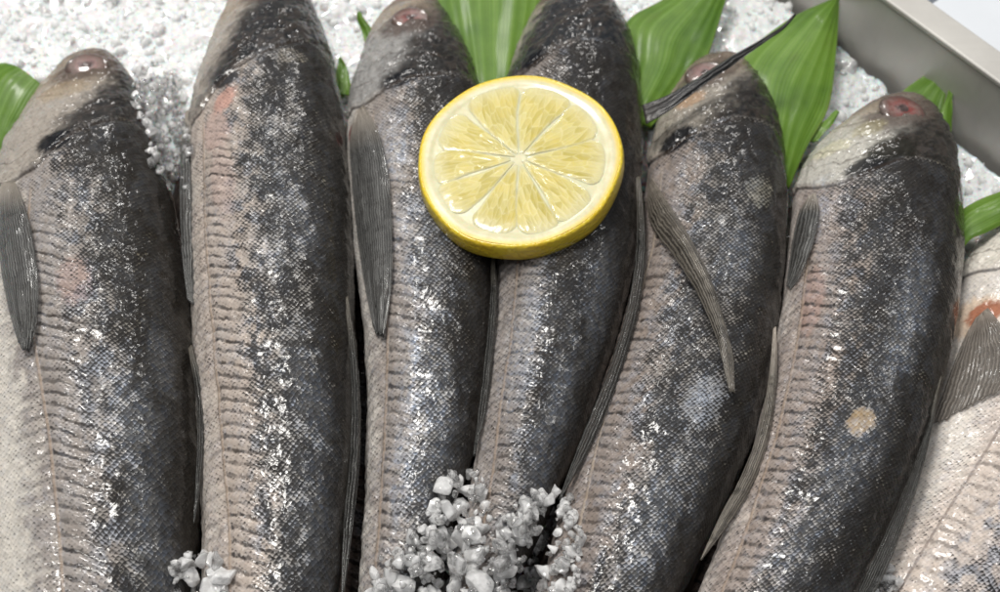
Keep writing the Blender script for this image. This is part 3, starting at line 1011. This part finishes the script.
# 1: wide pale belly
fishes.append(make_fish(dict(seed=11, mottle=0.8, label='dark grey fish with wide pale belly and ice lumps against its neck',
    st=[(90, 48, 92, 48), (68, 60, 113, 56), (46, 84, 131, 78), (24, 118, 147, 114), (2, 160, 161, 156), (-13, 215, 176, 212),
        (-22, 300, 189, 298), (-26, 400, 198, 394), (-24, 500, 202, 490), (-18, 610, 194, 602)],
    lat=[(28, 235), (34, 330), (48, 430), (58, 520), (64, 600)], gill=[(118, 118), (82, 128), (60, 142), (38, 166), (8, 182), (-10, 190)],
    belly=(0.58, 0.54, 0.48), kb=0.60, hdark=0.62, eye=(87, 66, 0.0082, 0.12), olive=0.6,
    marks=[(55, 142, 0.0048, 0.0065, 30, BLK, 0.97), (62, 90, 0.006, 0.010, 0, (0.33, 0.25, 0.15), 0.4),
           (75, 280, 0.010, 0.006, 0, PINK, 0.35)],
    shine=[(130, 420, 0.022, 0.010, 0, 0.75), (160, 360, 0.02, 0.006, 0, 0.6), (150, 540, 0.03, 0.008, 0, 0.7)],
    fins=[dict(name='pectoral_fin', pairs=[(2, 184, 14, 180), (-4, 210, 24, 205), (-2, 245, 33, 240), (4, 285, 38, 285), (12, 320, 37, 322), (20, 346, 30, 350)],
               rays=15, fray=0.004, lift=0.003, seed=5),
          dict(name='dorsal_fin', pairs=[(186, 350, 192, 345), (190, 390, 203, 388), (193, 430, 205, 430), (193, 480, 201, 482), (189, 520, 194, 524)],
               z=(0.020, 0.020), rays=3, bow=0.001, seed=2)])))

# 2: fully lengthwise lateral line, strong contrast
fishes.append(make_fish(dict(seed=23, mottle=1.1, label='mottled dark fish with pinkish ribbed flank and pink patch behind its gill', z=0.013,
    st=[(268, -30, 270, -30), (246, -18, 294, -18), (230, 4, 311, 4), (213, 42, 327, 40), (199, 84, 338, 82), (189, 130, 345, 130), (187, 200, 351, 200),
        (190, 290, 354, 285), (195, 380, 357, 375), (200, 470, 354, 460), (203, 540, 347, 530), (201, 612, 336, 602)],
    lat=[(205, 230), (212, 320), (220, 420), (226, 500), (230, 600)], gill=[(300, 40), (262, 52), (232, 70), (215, 86), (200, 112), (190, 128)],
    belly=(0.46, 0.41, 0.36), flank=(0.41, 0.35, 0.305), light=(0.30, 0.285, 0.27), kb=0.70, hdark=0.36, hcol=(0.014, 0.015, 0.017), cloud=1.0, eye=(262, -10, 0.0060, 0.3), window_a=0.8,
    window=(0.30, 0.31, 0.32),
    marks=[(228, 78, 0.004, 0.006, 20, BLK, 0.9), (224, 100, 0.007, 0.004, -25, (0.46, 0.24, 0.19), 0.7), (215, 130, 0.010, 0.006, 0, (0.44, 0.31, 0.27), 0.6),
           (222, 180, 0.016, 0.005, 0, (0.40, 0.30, 0.27), 0.5), (285, 55, 0.004, 0.009, 0, (0.30, 0.27, 0.22), 0.5)],
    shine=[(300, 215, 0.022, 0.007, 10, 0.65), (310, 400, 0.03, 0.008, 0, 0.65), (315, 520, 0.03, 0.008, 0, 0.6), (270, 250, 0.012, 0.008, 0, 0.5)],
    fins=[dict(name='pectoral_fin', pairs=[(186, 112, 194, 110), (181, 150, 195, 150), (180, 200, 197, 200), (182, 250, 197, 250), (188, 300, 194, 305)], z=(0.020, 0.020), rays=5, seed=9),
          dict(name='dorsal_fin', pairs=[(343, 300, 348, 296), (346, 380, 359, 378), (344, 450, 360, 452), (338, 520, 353, 526), (328, 596, 342, 604)],
               z=(0.021, 0.021), rays=3, bow=0.0012, seed=12)])))

# 3
fishes.append(make_fish(dict(seed=37, mottle=0.5, label='grey fish with reddish eye and dark folded pectoral fin, lemon slice overlapping it', z=0.011,
    st=[(413, -6, 415, -6), (396, 3, 434, 2), (376, 26, 452, 24), (361, 60, 469, 58), (350, 104, 483, 100), (347, 160, 495, 156), (352, 230, 499, 226),
        (360, 300, 495, 294), (366, 370, 489, 362), (367, 440, 479, 430), (364, 510, 462, 500), (357, 608, 438, 600)],
    lat=[(382, 250), (388, 330), (384, 420), (380, 500), (372, 600)], gill=[(440, 72), (410, 76), (390, 84), (374, 96), (362, 104), (352, 108)],
    belly=(0.56, 0.52, 0.47), flank=(0.27, 0.235, 0.21), grey=(0.10, 0.10, 0.10), kb=0.72, hdark=0.52, eye=(411, 19, 0.0076, 0.75), cheek=(0.30, 0.295, 0.285),
    marks=[(352, 132, 0.004, 0.003, 0, (0.20, 0.012, 0.012), 0.9), (402, 78, 0.0035, 0.0075, 10, BLK, 0.95), (432, 66, 0.006, 0.006, 0, (0.022, 0.022, 0.022), 0.8)],
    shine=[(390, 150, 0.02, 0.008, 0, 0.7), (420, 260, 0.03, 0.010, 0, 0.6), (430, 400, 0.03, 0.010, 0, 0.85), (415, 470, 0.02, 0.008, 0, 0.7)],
    fins=[dict(name='pectoral_fin', pairs=[(356, 112, 364, 106), (350, 140, 378, 132), (352, 180, 388, 172), (357, 230, 392, 228), (364, 280, 391, 284), (374, 330, 383, 336)],
               lift=0.003, rays=16, fray=0.004, seed=15, bow=0.003),
          dict(name='dorsal_fin', pairs=[(490, 250, 494, 246), (486, 300, 497, 298), (480, 360, 493, 358), (474, 410, 486, 412), (466, 450, 474, 456)],
               z=(0.021, 0.019), rays=3, bow=0.001, seed=17)])))

# 4: black headed
fishes.append(make_fish(dict(seed=41, mottle=0.4, label='black-headed fish under the lemon slice with a long thin dorsal spine', z=0.012,
    st=[(578, -26, 580, -26), (556, -16, 600, -16), (540, 4, 612, 3), (522, 38, 629, 36), (509, 76, 638, 76), (502, 130, 642, 130), (499, 200, 641, 200),
        (497, 270, 635, 266), (490, 345, 618, 336), (480, 420, 594, 408), (470, 490, 566, 476), (458, 550, 538, 540), (446, 612, 506, 604)],
    lat=[(516, 270), (510, 345), (500, 410), (492, 470), (480, 540)], gill=[(572, 40), (556, 48), (540, 58), (526, 70), (514, 80), (508, 86)],
    belly=(0.34, 0.30, 0.27), flank=(0.24, 0.21, 0.19), pig=0.16, light=(0.16, 0.155, 0.15), grey=(0.055, 0.056, 0.055), back=(0.020, 0.021, 0.021), kb=0.74, dark=0.06, hdark=0.18,
    hcol=(0.016, 0.018, 0.021), window_a=0.2, eye=(552, -8, 0.0055, 0.3), sil=0.45,
    marks=[(534, 60, 0.0035, 0.006, 10, BLK, 0.95), (580, 18, 0.0014, 0.0016, 0, (0.006, 0.006, 0.006), 0.9)],
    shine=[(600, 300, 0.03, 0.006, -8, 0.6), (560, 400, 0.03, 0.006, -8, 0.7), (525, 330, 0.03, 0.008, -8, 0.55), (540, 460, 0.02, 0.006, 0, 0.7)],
    fins=[dict(name='dorsal_fin', pairs=[(634, 180, 640, 176), (630, 250, 646, 246), (620, 310, 638, 312), (600, 370, 620, 376), (576, 430, 594, 440), (548, 492, 560, 500)],
               z=(0.022, 0.020), rays=4, bow=0.0012, seed=21),
          dict(name='dorsal_spine', mat=M_SPINE, pairs=[(642, 106, 646, 124), (668, 96, 672, 109), (700, 77, 703, 86), (735, 55, 737, 62), (765, 38, 766, 42), (782, 27, 783, 29.5), (795, 14, 795.6, 15.5)],
               z=(0.030, 0.052), rays=3, bow=0.0015, seed=23, label='long thin black spine sticking out over the next head')])))

# 5
fishes.append(make_fish(dict(seed=53, mottle=0.75, label='brown-grey fish with a long tan pectoral fin trailing across its side', z=0.010,
    st=[(716, 53, 718, 53), (697, 62, 740, 60), (678, 84, 759, 82), (662, 112, 773, 110), (651, 150, 782, 150), (644, 205, 787, 205), (636, 265, 785, 262),
        (620, 330, 779, 325), (598, 395, 769, 388), (577, 455, 752, 446), (560, 515, 728, 502), (548, 560, 706, 548), (535, 612, 680, 600)],
    lat=[(652, 250), (630, 322), (608, 400), (592, 470), (574, 545)], gill=[(735, 118), (705, 128), (684, 138), (668, 150), (656, 158), (648, 164)],
    belly=(0.30, 0.24, 0.20), flank=(0.24, 0.20, 0.175), grey=(0.095, 0.088, 0.085), kb=0.66, hdark=0.58, eye=(706, 74, 0.0080, 0.22), thread=(0.42, 0.34, 0.26),
    cheek=(0.34, 0.31, 0.265),
    marks=[(678, 140, 0.0048, 0.007, 15, BLK, 0.97), (690, 100, 0.004, 0.006, 0, (0.40, 0.24, 0.13), 0.6), 
           (705, 400, 0.010, 0.007, 0, (0.26, 0.28, 0.32), 0.5), (760, 190, 0.008, 0.006, 0, (0.22, 0.21, 0.17), 0.5)],
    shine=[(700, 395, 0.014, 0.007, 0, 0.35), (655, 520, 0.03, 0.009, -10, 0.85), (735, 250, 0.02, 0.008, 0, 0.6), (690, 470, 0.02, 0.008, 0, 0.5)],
    fins=[dict(name='pectoral_fin', mat=M_FIN_TAN, pairs=[(645, 190, 652, 178), (652, 225, 672, 208), (674, 256, 694, 245), (695, 290, 712, 282), (712, 325, 724, 320), (722, 358, 733, 356), (729, 392, 735, 393)],
               lift=0.004, rays=10, seed=25, bow=0.004),
          dict(name='dorsal_fin', mat=M_FIN_TAN, pairs=[(772, 330, 776, 327), (764, 378, 777, 374), (752, 425, 770, 434), (735, 468, 753, 484), (716, 510, 727, 526), (697, 552, 701, 560)],
               z=(0.023, 0.021), rays=7, bow=0.002, seed=27)])))

# 6
fishes.append(make_fish(dict(seed=67, mottle=0.6, label='dark fish with blood-red eye, white cheek and a round ochre scar', z=0.014,
    st=[(894, 95, 896, 95), (872, 104, 918, 100), (845, 124, 936, 117), (815, 150, 950, 146), (797, 185, 959, 188), (789, 240, 962, 245), (781, 310, 957, 312),
        (770, 375, 945, 376), (756, 435, 928, 436), (738, 492, 908, 492), (716, 548, 885, 542), (690, 612, 856, 600)],
    lat=[(806, 260), (796, 340), (782, 410), (762, 480), (735, 560)], gill=[(900, 158), (878, 166), (856, 176), (838, 184), (815, 187), (798, 188)],
    belly=(0.55, 0.49, 0.44), flank=(0.29, 0.24, 0.21), pig=0.10, grey=(0.070, 0.062, 0.058), back=(0.030, 0.026, 0.020), kb=0.64, hdark=0.56, eye=(903, 110, 0.0086, 0.85),
    cheek=(0.46, 0.445, 0.40), hcol=(0.020, 0.018, 0.015), olive=1.3,
    marks=[(868, 166, 0.004, 0.008, 15, BLK, 0.9), (892, 150, 0.006, 0.009, 0, (0.018, 0.017, 0.013), 0.85), (868, 128, 0.005, 0.006, 0, (0.30, 0.27, 0.15), 0.5),
           (830, 150, 0.004, 0.008, 0, (0.56, 0.53, 0.30), 0.35), (862, 421, 0.0050, 0.0046, 0, (0.27, 0.165, 0.045), 0.98), (812, 300, 0.014, 0.004, 0, (0.40, 0.24, 0.20), 0.4)],
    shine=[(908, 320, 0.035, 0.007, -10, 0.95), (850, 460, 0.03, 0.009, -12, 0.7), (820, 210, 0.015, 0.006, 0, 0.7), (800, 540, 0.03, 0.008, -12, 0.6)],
    fins=[dict(name='pectoral_fin', pairs=[(809, 196, 816, 193), (799, 214, 819, 214), (793, 240, 812, 246), (789, 268, 800, 276), (787, 286, 790, 289)], lift=0.003, rays=6, seed=31),
          dict(name='dorsal_fin', pairs=[(938, 380, 941, 376), (922, 430, 931, 432), (902, 474, 918, 484), (880, 522, 900, 536), (856, 574, 876, 590), (840, 606, 850, 616)],
               z=(0.022, 0.020), rays=7, bow=0.0015, seed=33)])))

# 7: pale one under the sixth
fishes.append(make_fish(dict(seed=79, label='pale silvery fish with spread fin and red stain at the fin base', z=0.002,
    st=[(1082, 150, 1084, 150), (1050, 168, 1112, 166), (1018, 198, 1134, 196), (984, 232, 1146, 236), (960, 275, 1150, 286), (945, 330, 1148, 340), (930, 390, 1138, 400),
        (910, 450, 1118, 462), (886, 515, 1090, 525), (855, 600, 1050, 610)],
    lat=[(1060, 330), (1030, 380), (1000, 428), (960, 492), (898, 592)], gill=[(1110, 232), (1072, 238), (1044, 248), (1016, 262), (996, 268), (978, 270)],
    belly=(0.70, 0.64, 0.57), flank=(0.58, 0.50, 0.44), light=(0.48, 0.42, 0.385), pig=-0.38, ribs=0.6, grey=(0.24, 0.21, 0.20), back=(0.09, 0.085, 0.08), dark=-0.12, kb=0.50, hdark=0.9, cheek=(0.66, 0.62, 0.55),
    eye=(1085, 178, 0.0062, 0.3), thread=(0.12, 0.085, 0.07), sil_b=0.9, cloud=-2.0, window_a=0.8, window=(0.42, 0.38, 0.35),
    marks=[(972, 318, 0.009, 0.010, 0, (0.56, 0.38, 0.23), 0.6), (984, 314, 0.0055, 0.0065, 0, (0.30, 0.085, 0.035), 0.85)],
    fins=[dict(name='pectoral_fin', mat=M_FIN_PALE, pairs=[(976, 318, 988, 308), (964, 340, 1002, 326), (952, 370, 1014, 346), (941, 400, 1018, 366), (931, 426, 1012, 384)],
               lift=0.003, rays=16, seed=35, bow=0.002, fray=0.002)])))

# under layer, seen only as dark strips in the gaps
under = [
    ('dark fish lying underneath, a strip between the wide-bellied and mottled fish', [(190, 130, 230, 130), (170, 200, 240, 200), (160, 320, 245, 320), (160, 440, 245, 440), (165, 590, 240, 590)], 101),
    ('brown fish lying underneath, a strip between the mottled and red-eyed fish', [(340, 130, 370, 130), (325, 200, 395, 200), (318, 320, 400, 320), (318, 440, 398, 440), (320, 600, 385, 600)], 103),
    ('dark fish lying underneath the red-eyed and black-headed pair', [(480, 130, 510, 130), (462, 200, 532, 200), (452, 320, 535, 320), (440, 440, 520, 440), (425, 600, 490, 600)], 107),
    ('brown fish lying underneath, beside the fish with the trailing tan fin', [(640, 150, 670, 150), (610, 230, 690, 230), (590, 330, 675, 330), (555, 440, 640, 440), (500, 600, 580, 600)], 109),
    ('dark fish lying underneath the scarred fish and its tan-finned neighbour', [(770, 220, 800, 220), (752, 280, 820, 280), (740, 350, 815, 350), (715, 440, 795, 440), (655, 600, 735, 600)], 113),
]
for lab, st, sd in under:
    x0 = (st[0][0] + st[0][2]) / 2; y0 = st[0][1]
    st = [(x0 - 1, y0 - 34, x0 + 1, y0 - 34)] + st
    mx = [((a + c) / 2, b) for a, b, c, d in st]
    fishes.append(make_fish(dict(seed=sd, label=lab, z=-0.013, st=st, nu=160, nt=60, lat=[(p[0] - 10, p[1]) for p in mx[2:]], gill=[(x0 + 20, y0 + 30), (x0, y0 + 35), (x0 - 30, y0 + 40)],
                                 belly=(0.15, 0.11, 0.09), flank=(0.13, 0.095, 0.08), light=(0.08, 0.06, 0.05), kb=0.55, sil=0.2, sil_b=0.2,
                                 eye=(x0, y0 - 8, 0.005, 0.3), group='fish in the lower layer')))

# ------------------------------------------------------------------ leaves
def make_leaf(label, left, right, z0, z1, ribs, seed, bow=0.003, lean=0.0):
    n_ = len(left)
    zs = np.linspace(z0, z1, n_)
    Aq = [P(a, b, z) for (a, b), z in zip(left, zs)]
    Bq = [P(a, b, z) for (a, b), z in zip(right, zs)]
    nu_, nv_ = 60, 50
    both = np.hstack([catmull(Aq, 0), catmull(Bq, 0)])
    both, s = resample(both, nu_, (both[:, :3] + both[:, 3:]) / 2)
    vv_ = np.linspace(0, 1, nv_); uu_ = np.linspace(0, 1, nu_)
    G = both[:, None, :3] * (1 - vv_[None, :, None]) + both[:, None, 3:] * vv_[None, :, None]
    wid = np.linalg.norm(both[:, :3] - both[:, 3:], axis=1)
    hz = bow * np.sin(np.pi * vv_)[None, :] * np.minimum(1, wid / 0.02)[:, None]
    hz = hz + 0.0018 * (fbm(uu_[:, None] * 2 + 0 * vv_[None], vv_[None] * 2 + 0 * uu_[:, None], seed, 3) - 0.5)
    # veins are real furrows
    ray_ = (vv_[None, :] + 0.05 * np.sin(vv_[None, :] * 9 + seed)) * ribs * np.ones((nu_, 1)) + lean * uu_[:, None]
    hz = hz + 0.00004 * np.sin(ray_ * 2 * np.pi)
    G = G + np.array([0, 0, 1.0]) * hz[..., None]
    rim = np.maximum(sstep(0.03, 0.0, vv_), sstep(0.97, 1.0, vv_))[None, :] * np.ones((nu_, 1)) * 0.6
    c = G.reshape(-1, 3).mean(0)
    root = thing('green_leaf', label, 'leaf', G[0, nv_ // 2], 'green leaves tucked into the ice')
    o = mesh_obj('blade', G.reshape(-1, 3), grid_faces(nu_, nv_), M_LEAF, root,
                 attrs={'ray': ('FLOAT', ray_.ravel()), 'run': ('FLOAT', np.repeat(uu_, nv_)), 'rim': ('FLOAT', rim.ravel())})
    sm = o.modifiers.new('thick', 'SOLIDIFY'); sm.thickness = 0.0005; sm.offset = -1
    # midrib: a tapering rod along the blade
    mid_ = G[:, nv_ // 2]
    rr = np.linspace(0.0008, 0.0002, nu_)
    ring = []
    for i in range(nu_):
        t_ = mid_[min(i + 1, nu_ - 1)] - mid_[max(i - 1, 0)]; t_ /= np.linalg.norm(t_) + 1e-9
        sx = np.cross(t_, [0, 0, 1.0]); sx /= np.linalg.norm(sx) + 1e-9; sy = np.cross(sx, t_)
        for k in range(6):
            a = k * math.pi / 3
            ring.append(mid_[i] + (sx * math.cos(a) + sy * math.sin(a)) * rr[i] - np.array([0, 0, 0.0003]))
    mesh_obj('midrib', np.array(ring), grid_faces(nu_, 6, True), M_RIB, root)
    return root


M_RIB = plain('leaf_rib', (0.24, 0.36, 0.07), 0.4, 0.15, 90.0)
make_leaf('green leaf beside the cheek of the wide-bellied fish', [(-30, 190), (-30, 120), (-22, 75), (2, 63)], [(-6, 170), (12, 130), (30, 100), (41, 84)], 0.004, 0.010, 7, 1)
make_leaf('tiny green leaf tip poking from ice beside the red-eyed fish', [(366, 48), (362, 30), (358, 20), (358, 13)], [(378, 44), (375, 34), (368, 24), (359.5, 13)], 0.004, 0.010, 3, 2, 0.001)
make_leaf('tiny green leaf tip beside the mottled fish', [(333, 96), (335, 80), (338, 66), (340, 58)], [(352, 96), (350, 80), (347, 68), (341.5, 58)], 0.004, 0.009, 3, 3, 0.001)
make_leaf('broad green leaf between the red-eyed and black-headed fish', [(462, 110), (448, 60), (436, 20), (428, -18), (418, -60)], [(520, 110), (530, 60), (540, 20), (546, -18), (548, -60)], 0.006, 0.012, 9, 4, 0.004)
make_leaf('wide ribbed green leaf behind the trailing spine', [(612, 128), (622, 70), (626, 24), (664, 0), (716, -30)], [(650, 128), (690, 84), (706, 60), (717, 28), (730, -16)], 0.006, 0.016, 6, 5, 0.004)
make_leaf('tall pointed green leaf under the tip of the thin spine', [(752, 200), (742, 120), (738, 66), (786, 22), (837, -3)], [(788, 190), (806, 148), (828, 108), (835, 60), (839, -2)], 0.006, 0.020, 6, 6, 0.004)
make_leaf('pointed green leaf behind the blood-red eye', [(896, 130), (898, 106), (902, 92), (924, 76), (943, 64)], [(936, 140), (940, 124), (943, 108), (946, 90), (944.5, 64)], 0.006, 0.016, 3, 7, 0.0008)
make_leaf('narrow folded green leaf blade beside the head of the scarred fish', [(936, 152), (936, 138), (940, 116), (951, 86)], [(946, 154), (950, 138), (952, 112), (953, 88)], 0.008, 0.016, 1, 8, 0.0003)
make_leaf('green leaf between the scarred fish and the pale fish', [(940, 258), (957, 218), (975, 203), (1005, 191), (1040, 180)], [(955, 262), (968, 242), (984, 234), (1008, 222), (1044, 208)], 0.010, 0.016, 5, 9, 0.003)
make_leaf('shredded green leaf scrap by the white cheek', [(806, 142), (814, 130), (824, 122), (836, 111)], [(818, 142), (824, 134), (832, 126), (838.5, 113)], 0.008, 0.012, 2, 10, 0.001)

# ------------------------------------------------------------------ lemon slice
LZ = 0.0405
lc = P(519, 158, LZ)
lemon = thing('lemon_slice', 'round yellow lemon slice lying across two fish', 'lemon', lc)
RAD = 0.0342; TH = 0.0088
tiltm = np.array(Matrix.Rotation(math.radians(9), 3, 'X') @ Matrix.Rotation(math.radians(-4), 3, 'Y'))


def lem(p):
    return lc + np.asarray(p) @ tiltm.T


an = np.linspace(0, 2 * np.pi, 160, endpoint=False)


def lrad(a):
    return RAD * (1 + 0.010 * np.sin(2 * a + 0.6) + 0.008 * np.sin(3 * a + 1.0) + 0.006 * np.sin(5 * a) + 0.004 * np.sin(9 * a + 2))


# rind: a ring, bulging a little at its lower side
prof = [(0.955, 0.0), (0.988, 0.0), (1.0, -0.0010), (1.012, -0.003), (1.016, -0.006), (1.010, -0.0078), (0.995, -0.0088), (0.955, -0.0088)]
G = np.array([lem((k * lrad(a) * math.cos(a), k * lrad(a) * math.sin(a), z)) for (k, z) in prof for a in an])
mesh_obj('rind', G, np.vstack([grid_faces(len(prof), len(an), True), np.stack([np.arange(160) + 7 * 160, np.arange(160), (np.arange(160) + 1) % 160, (np.arange(160) + 1) % 160 + 7 * 160], 1)])[:, ::-1], M_RIND, lemon)
# pith disc with white walls, segments sit in it
rings = np.concatenate([np.linspace(0.0, 0.83, 12), np.linspace(0.85, 0.966, 8)])
G, RM = [], []
for zz in (0, 1):
    for k in rings:
        for a in an:
            z = -0.00025 + 0.00035 * float(sstep(0.84, 0.90, k)) + 0.0001 * math.sin(7 * a + k * 9) * k if zz == 0 else -TH + 0.0004
            G.append(lem((k * lrad(a) * math.cos(a), k * lrad(a) * math.sin(a), z)))
            RM.append(float(sstep(0.91, 0.966, k)))
f1 = grid_faces(len(rings), 160, True)
mesh_obj('pith', np.array(G), np.vstack([f1, f1[:, ::-1] + len(rings) * 160]), M_PITH, lemon, attrs={'rim': ('FLOAT', np.array(RM))})
# segments between the walls, angles read off the photograph
div = [91, 50, 13, -28, -62, -93, -128, -160, 169, 133]
div = [d * 1.0 for d in div]
for i in range(len(div)):
    a1 = math.radians(div[i]); a0 = math.radians(div[(i + 1) % len(div)])
    while a0 > a1:
        a0 -= 2 * math.pi
    if a1 - a0 > math.pi:
        a0 += 2 * math.pi
    ro = 0.865 * (1 + random.uniform(-0.03, 0.03)); ri = 0.07 + random.uniform(-0.02, 0.03)
    am = (a0 + a1) / 2
    wall = 0.00012 + 0.0001 * random.random()
    nu_, nv_ = 34, 22
    G, SV, RMS = [], [], []
    for u in np.linspace(0, 1, nu_):
        r_ = RAD * (ri + (ro - ri) * u)
        hwid = (a1 - a0) / 2 - wall / max(r_, 0.001)
        # rounded outer corners
        cr_ = 1.0 - 0.30 * max(0, (u - 0.86) / 0.14) ** 2.4 - 0.35 * max(0, (0.10 - u) / 0.10) ** 2
        hwid = max(hwid * cr_, 0.002)
        for v in np.linspace(-1, 1, nv_):
            e = min(1.0, (1 - abs(v)) * 6) * min(1.0, (1 - u) * 9) * min(1, u * 12)
            rr_ = r_ - RAD * 0.015 * (abs(v) ** 4)
            lum = 0.0005 * (fbm(np.array([u * 22.0]), np.array([v * 9.0 + i * 11]), 60 + i, 2)[0] - 0.5)
            z = -0.00012 + 0.00022 * math.sqrt(e) + lum * e * 0.5
            a = am + v * hwid + 0.05 * math.sin(u * 5 + i * 2.1) * u * (1 - abs(v) * 0.0)
            G.append(lem((rr_ * math.cos(a), rr_ * math.sin(a), z)))
            RMS.append(1 - min(1.0, (1 - abs(v)) * hwid * rr_ / 0.0009) * min(1.0, (1 - u) * 4.5) * min(1.0, u * 6))
            SV.append((rr_, v * hwid * rr_ + i * 0.1 + 0.25 * v * abs(v) * 0.0, 0))
    mesh_obj('segment', np.array(G), grid_faces(nu_, nv_)[:, ::-1], M_PULP, lemon, attrs={'suv': ('FLOAT_VECTOR', np.array(SV)), 'rim': ('FLOAT', np.array(RMS))})

# ------------------------------------------------------------------ ice lumps on the fish
vs_all, fs_all, off = [], [], 0
for F in fishes:
    v = F.verts.reshape(-1, 3)
    fa = grid_faces(F.verts.shape[0], F.verts.shape[1], True)
    vs_all.append(v); fs_all.append(fa + off); off += len(v)
vs_all = np.vstack(vs_all); fs_all = np.vstack(fs_all)
bvh = BVHTree.FromPolygons(vs_all.tolist(), fs_all.tolist())


fish_of_face = np.concatenate([np.full(len(grid_faces(F.verts.shape[0], F.verts.shape[1], True)), k_) for k_, F in enumerate(fishes)])
FISH_WORD = ['wide-bellied', 'pink-patched', 'red-eyed', 'black-headed', 'tan-finned', 'ochre-scarred', 'pale silvery']
last_hit = [None]


def land(px, py):
    d = ray(px, py)
    h = bvh.ray_cast(Vector(CAM), Vector(d))
    last_hit[0] = None if h[0] is None else int(fish_of_face[h[2]])
    if h[0] is None:
        q_ = P(px, py, 0.0)
        return q_
    return np.array(h[0])


def inside(px, py, poly):
    c = False
    j = len(poly) - 1
    for i in range(len(poly)):
        xi, yi = poly[i]; xj, yj = poly[j]
        if (yi > py) != (yj > py) and px < (xj - xi) * (py - yi) / (yj - yi) + xi:
            c = not c
        j = i
    return c


lump_meshes, milk_meshes = [], []
bv, bf = ico(3)
for k in range(12):
    v = bv.copy()
    dis = np.zeros(len(v))
    for q_ in range(5):
        d = rng.normal(size=3); d /= np.linalg.norm(d)
        dis += 0.16 * np.sin(v @ d * rng.uniform(2, 5) + rng.uniform(0, 6))
    for q_ in range(16):                                            # broken faces
        d = rng.normal(size=3); d /= np.linalg.norm(d)
        t_ = v @ d
        lim = rng.uniform(0.42, 0.8)
        v = v - np.outer(np.maximum(t_ - lim, 0) * 0.985, d)
    v = v * (1 + dis[:, None] * 0.40) * rng.uniform(0.65, 1.25, 3)
    me = bpy.data.meshes.new('ice_lump')
    me.from_pydata(v.tolist(), [], bf.tolist())
    me.materials.append(M_LUMP)
    lump_meshes.append(me)
    me2 = me.copy()
    me2.materials.clear()
    me2.materials.append(M_MILK)
    milk_meshes.append(me2)


def lump(p, r, label, group, milk):
    o = bpy.data.objects.new('ice_lump', random.choice(milk_meshes if milk else lump_meshes))
    C.objects.link(o)
    o.location = tuple(float(c) for c in p)
    o.rotation_euler = (random.uniform(0, 6), random.uniform(0, 6), random.uniform(0, 6))
    o.scale = (r, r, r)
    tag(o, label, 'ice', group)


def heap(poly, count, rmin, rmax, height, label, group, fines):
    xs = [p[0] for p in poly]; ys = [p[1] for p in poly]
    k = 0; tries = 0
    placed = []
    while k < count and tries < count * 60:
        tries += 1
        px, py = random.uniform(min(xs), max(xs)), random.uniform(min(ys), max(ys))
        if not inside(px, py, poly):
            continue
        low = k < count * 0.45
        r = rmin + (rmax - rmin) * random.random() ** (0.7 if low else 2.2)
        p = land(px, py)
        hit = last_hit[0]
        # how deep inside the outline: pile higher in the middle
        core = 1.0
        for ang in range(8):
            for rad in (8, 16):
                if not inside(px + rad * math.cos(ang * 0.785), py + rad * math.sin(ang * 0.785), poly):
                    core = min(core, 0.15 if rad == 8 else 0.5)
        p = p + np.array([0, 0, r * 0.5 + (0.35 * random.random() if low else 0.25 + 0.75 * random.random()) * height * core])
        d = CAM - p; d /= np.linalg.norm(d)
        if any(np.linalg.norm(p - q_) < (0.42 if low else 0.55) * (r + rq) for q_, rq in placed):
            continue
        placed.append((p, r))
        on = 'the bed' if hit is None else ('a buried fish' if hit > 6 else 'the ' + FISH_WORD[hit] + ' fish')
        size = 'small' if r < rmin + 0.4 * (rmax - rmin) else 'large'
        lump(p, r, '%s %s ice lump over %s, %s' % (size, 'milky white' if low else 'clear wet', on, label), group, low)
        k += 1
    cs, ss = [], []
    for _ in range(fines):
        px, py = random.uniform(min(xs), max(xs)), random.uniform(min(ys), max(ys))
        if not inside(px, py, poly):
            continue
        p = land(px, py)
        cs.append(p + np.array([0, 0, random.random() * height * 0.8 + 0.0004])); ss.append(random.uniform(0.0006, 0.0017))
    if cs:
        return np.array(cs), np.array(ss)
    return np.zeros((0, 3)), np.zeros(0)


fc, fs_ = [], []
for args in [
    ([(366, 600), (380, 566), (400, 552), (430, 522), (440, 490), (450, 474), (478, 474), (490, 500), (484, 530), (506, 520), (528, 498), (552, 490), (572, 500), (580, 536), (578, 600)],
     196, 0.0015, 0.0045, 0.009, 'in the big low heap', 'ice lumps heaped on the fish', 260),
    ([(130, 92), (150, 72), (186, 84), (186, 120), (193, 170), (196, 200), (180, 202), (160, 182), (148, 160), (150, 140), (134, 112)],
     78, 0.0014, 0.0034, 0.015, 'in the cluster beside its head', 'ice lumps beside the fish neck', 160),
    ([(174, 600), (176, 566), (196, 552), (220, 556), (228, 580), (226, 600)],
     16, 0.0026, 0.0046, 0.004, 'in the little pile down the gap', 'ice lumps low between two fish', 30),
    ([(862, 600), (872, 578), (892, 566), (900, 580), (890, 600)],
     10, 0.0014, 0.0026, 0.002, 'down the gap', 'ice lumps beside the pale fish', 60)]:
    a, b = heap(*args)
    fc.append(a); fs_.append(b)
fc = np.vstack(fc); fs_ = np.concatenate(fs_)
o = grains('ice_crumbs', fc, fs_, M_LUMP)
tag(o, 'fine ice crumbs scattered among the clear lumps on the fish', 'ice')

print('objects', len(bpy.data.objects), 'tris', sum(len(m_.polygons) * 2 for m_ in bpy.data.meshes))
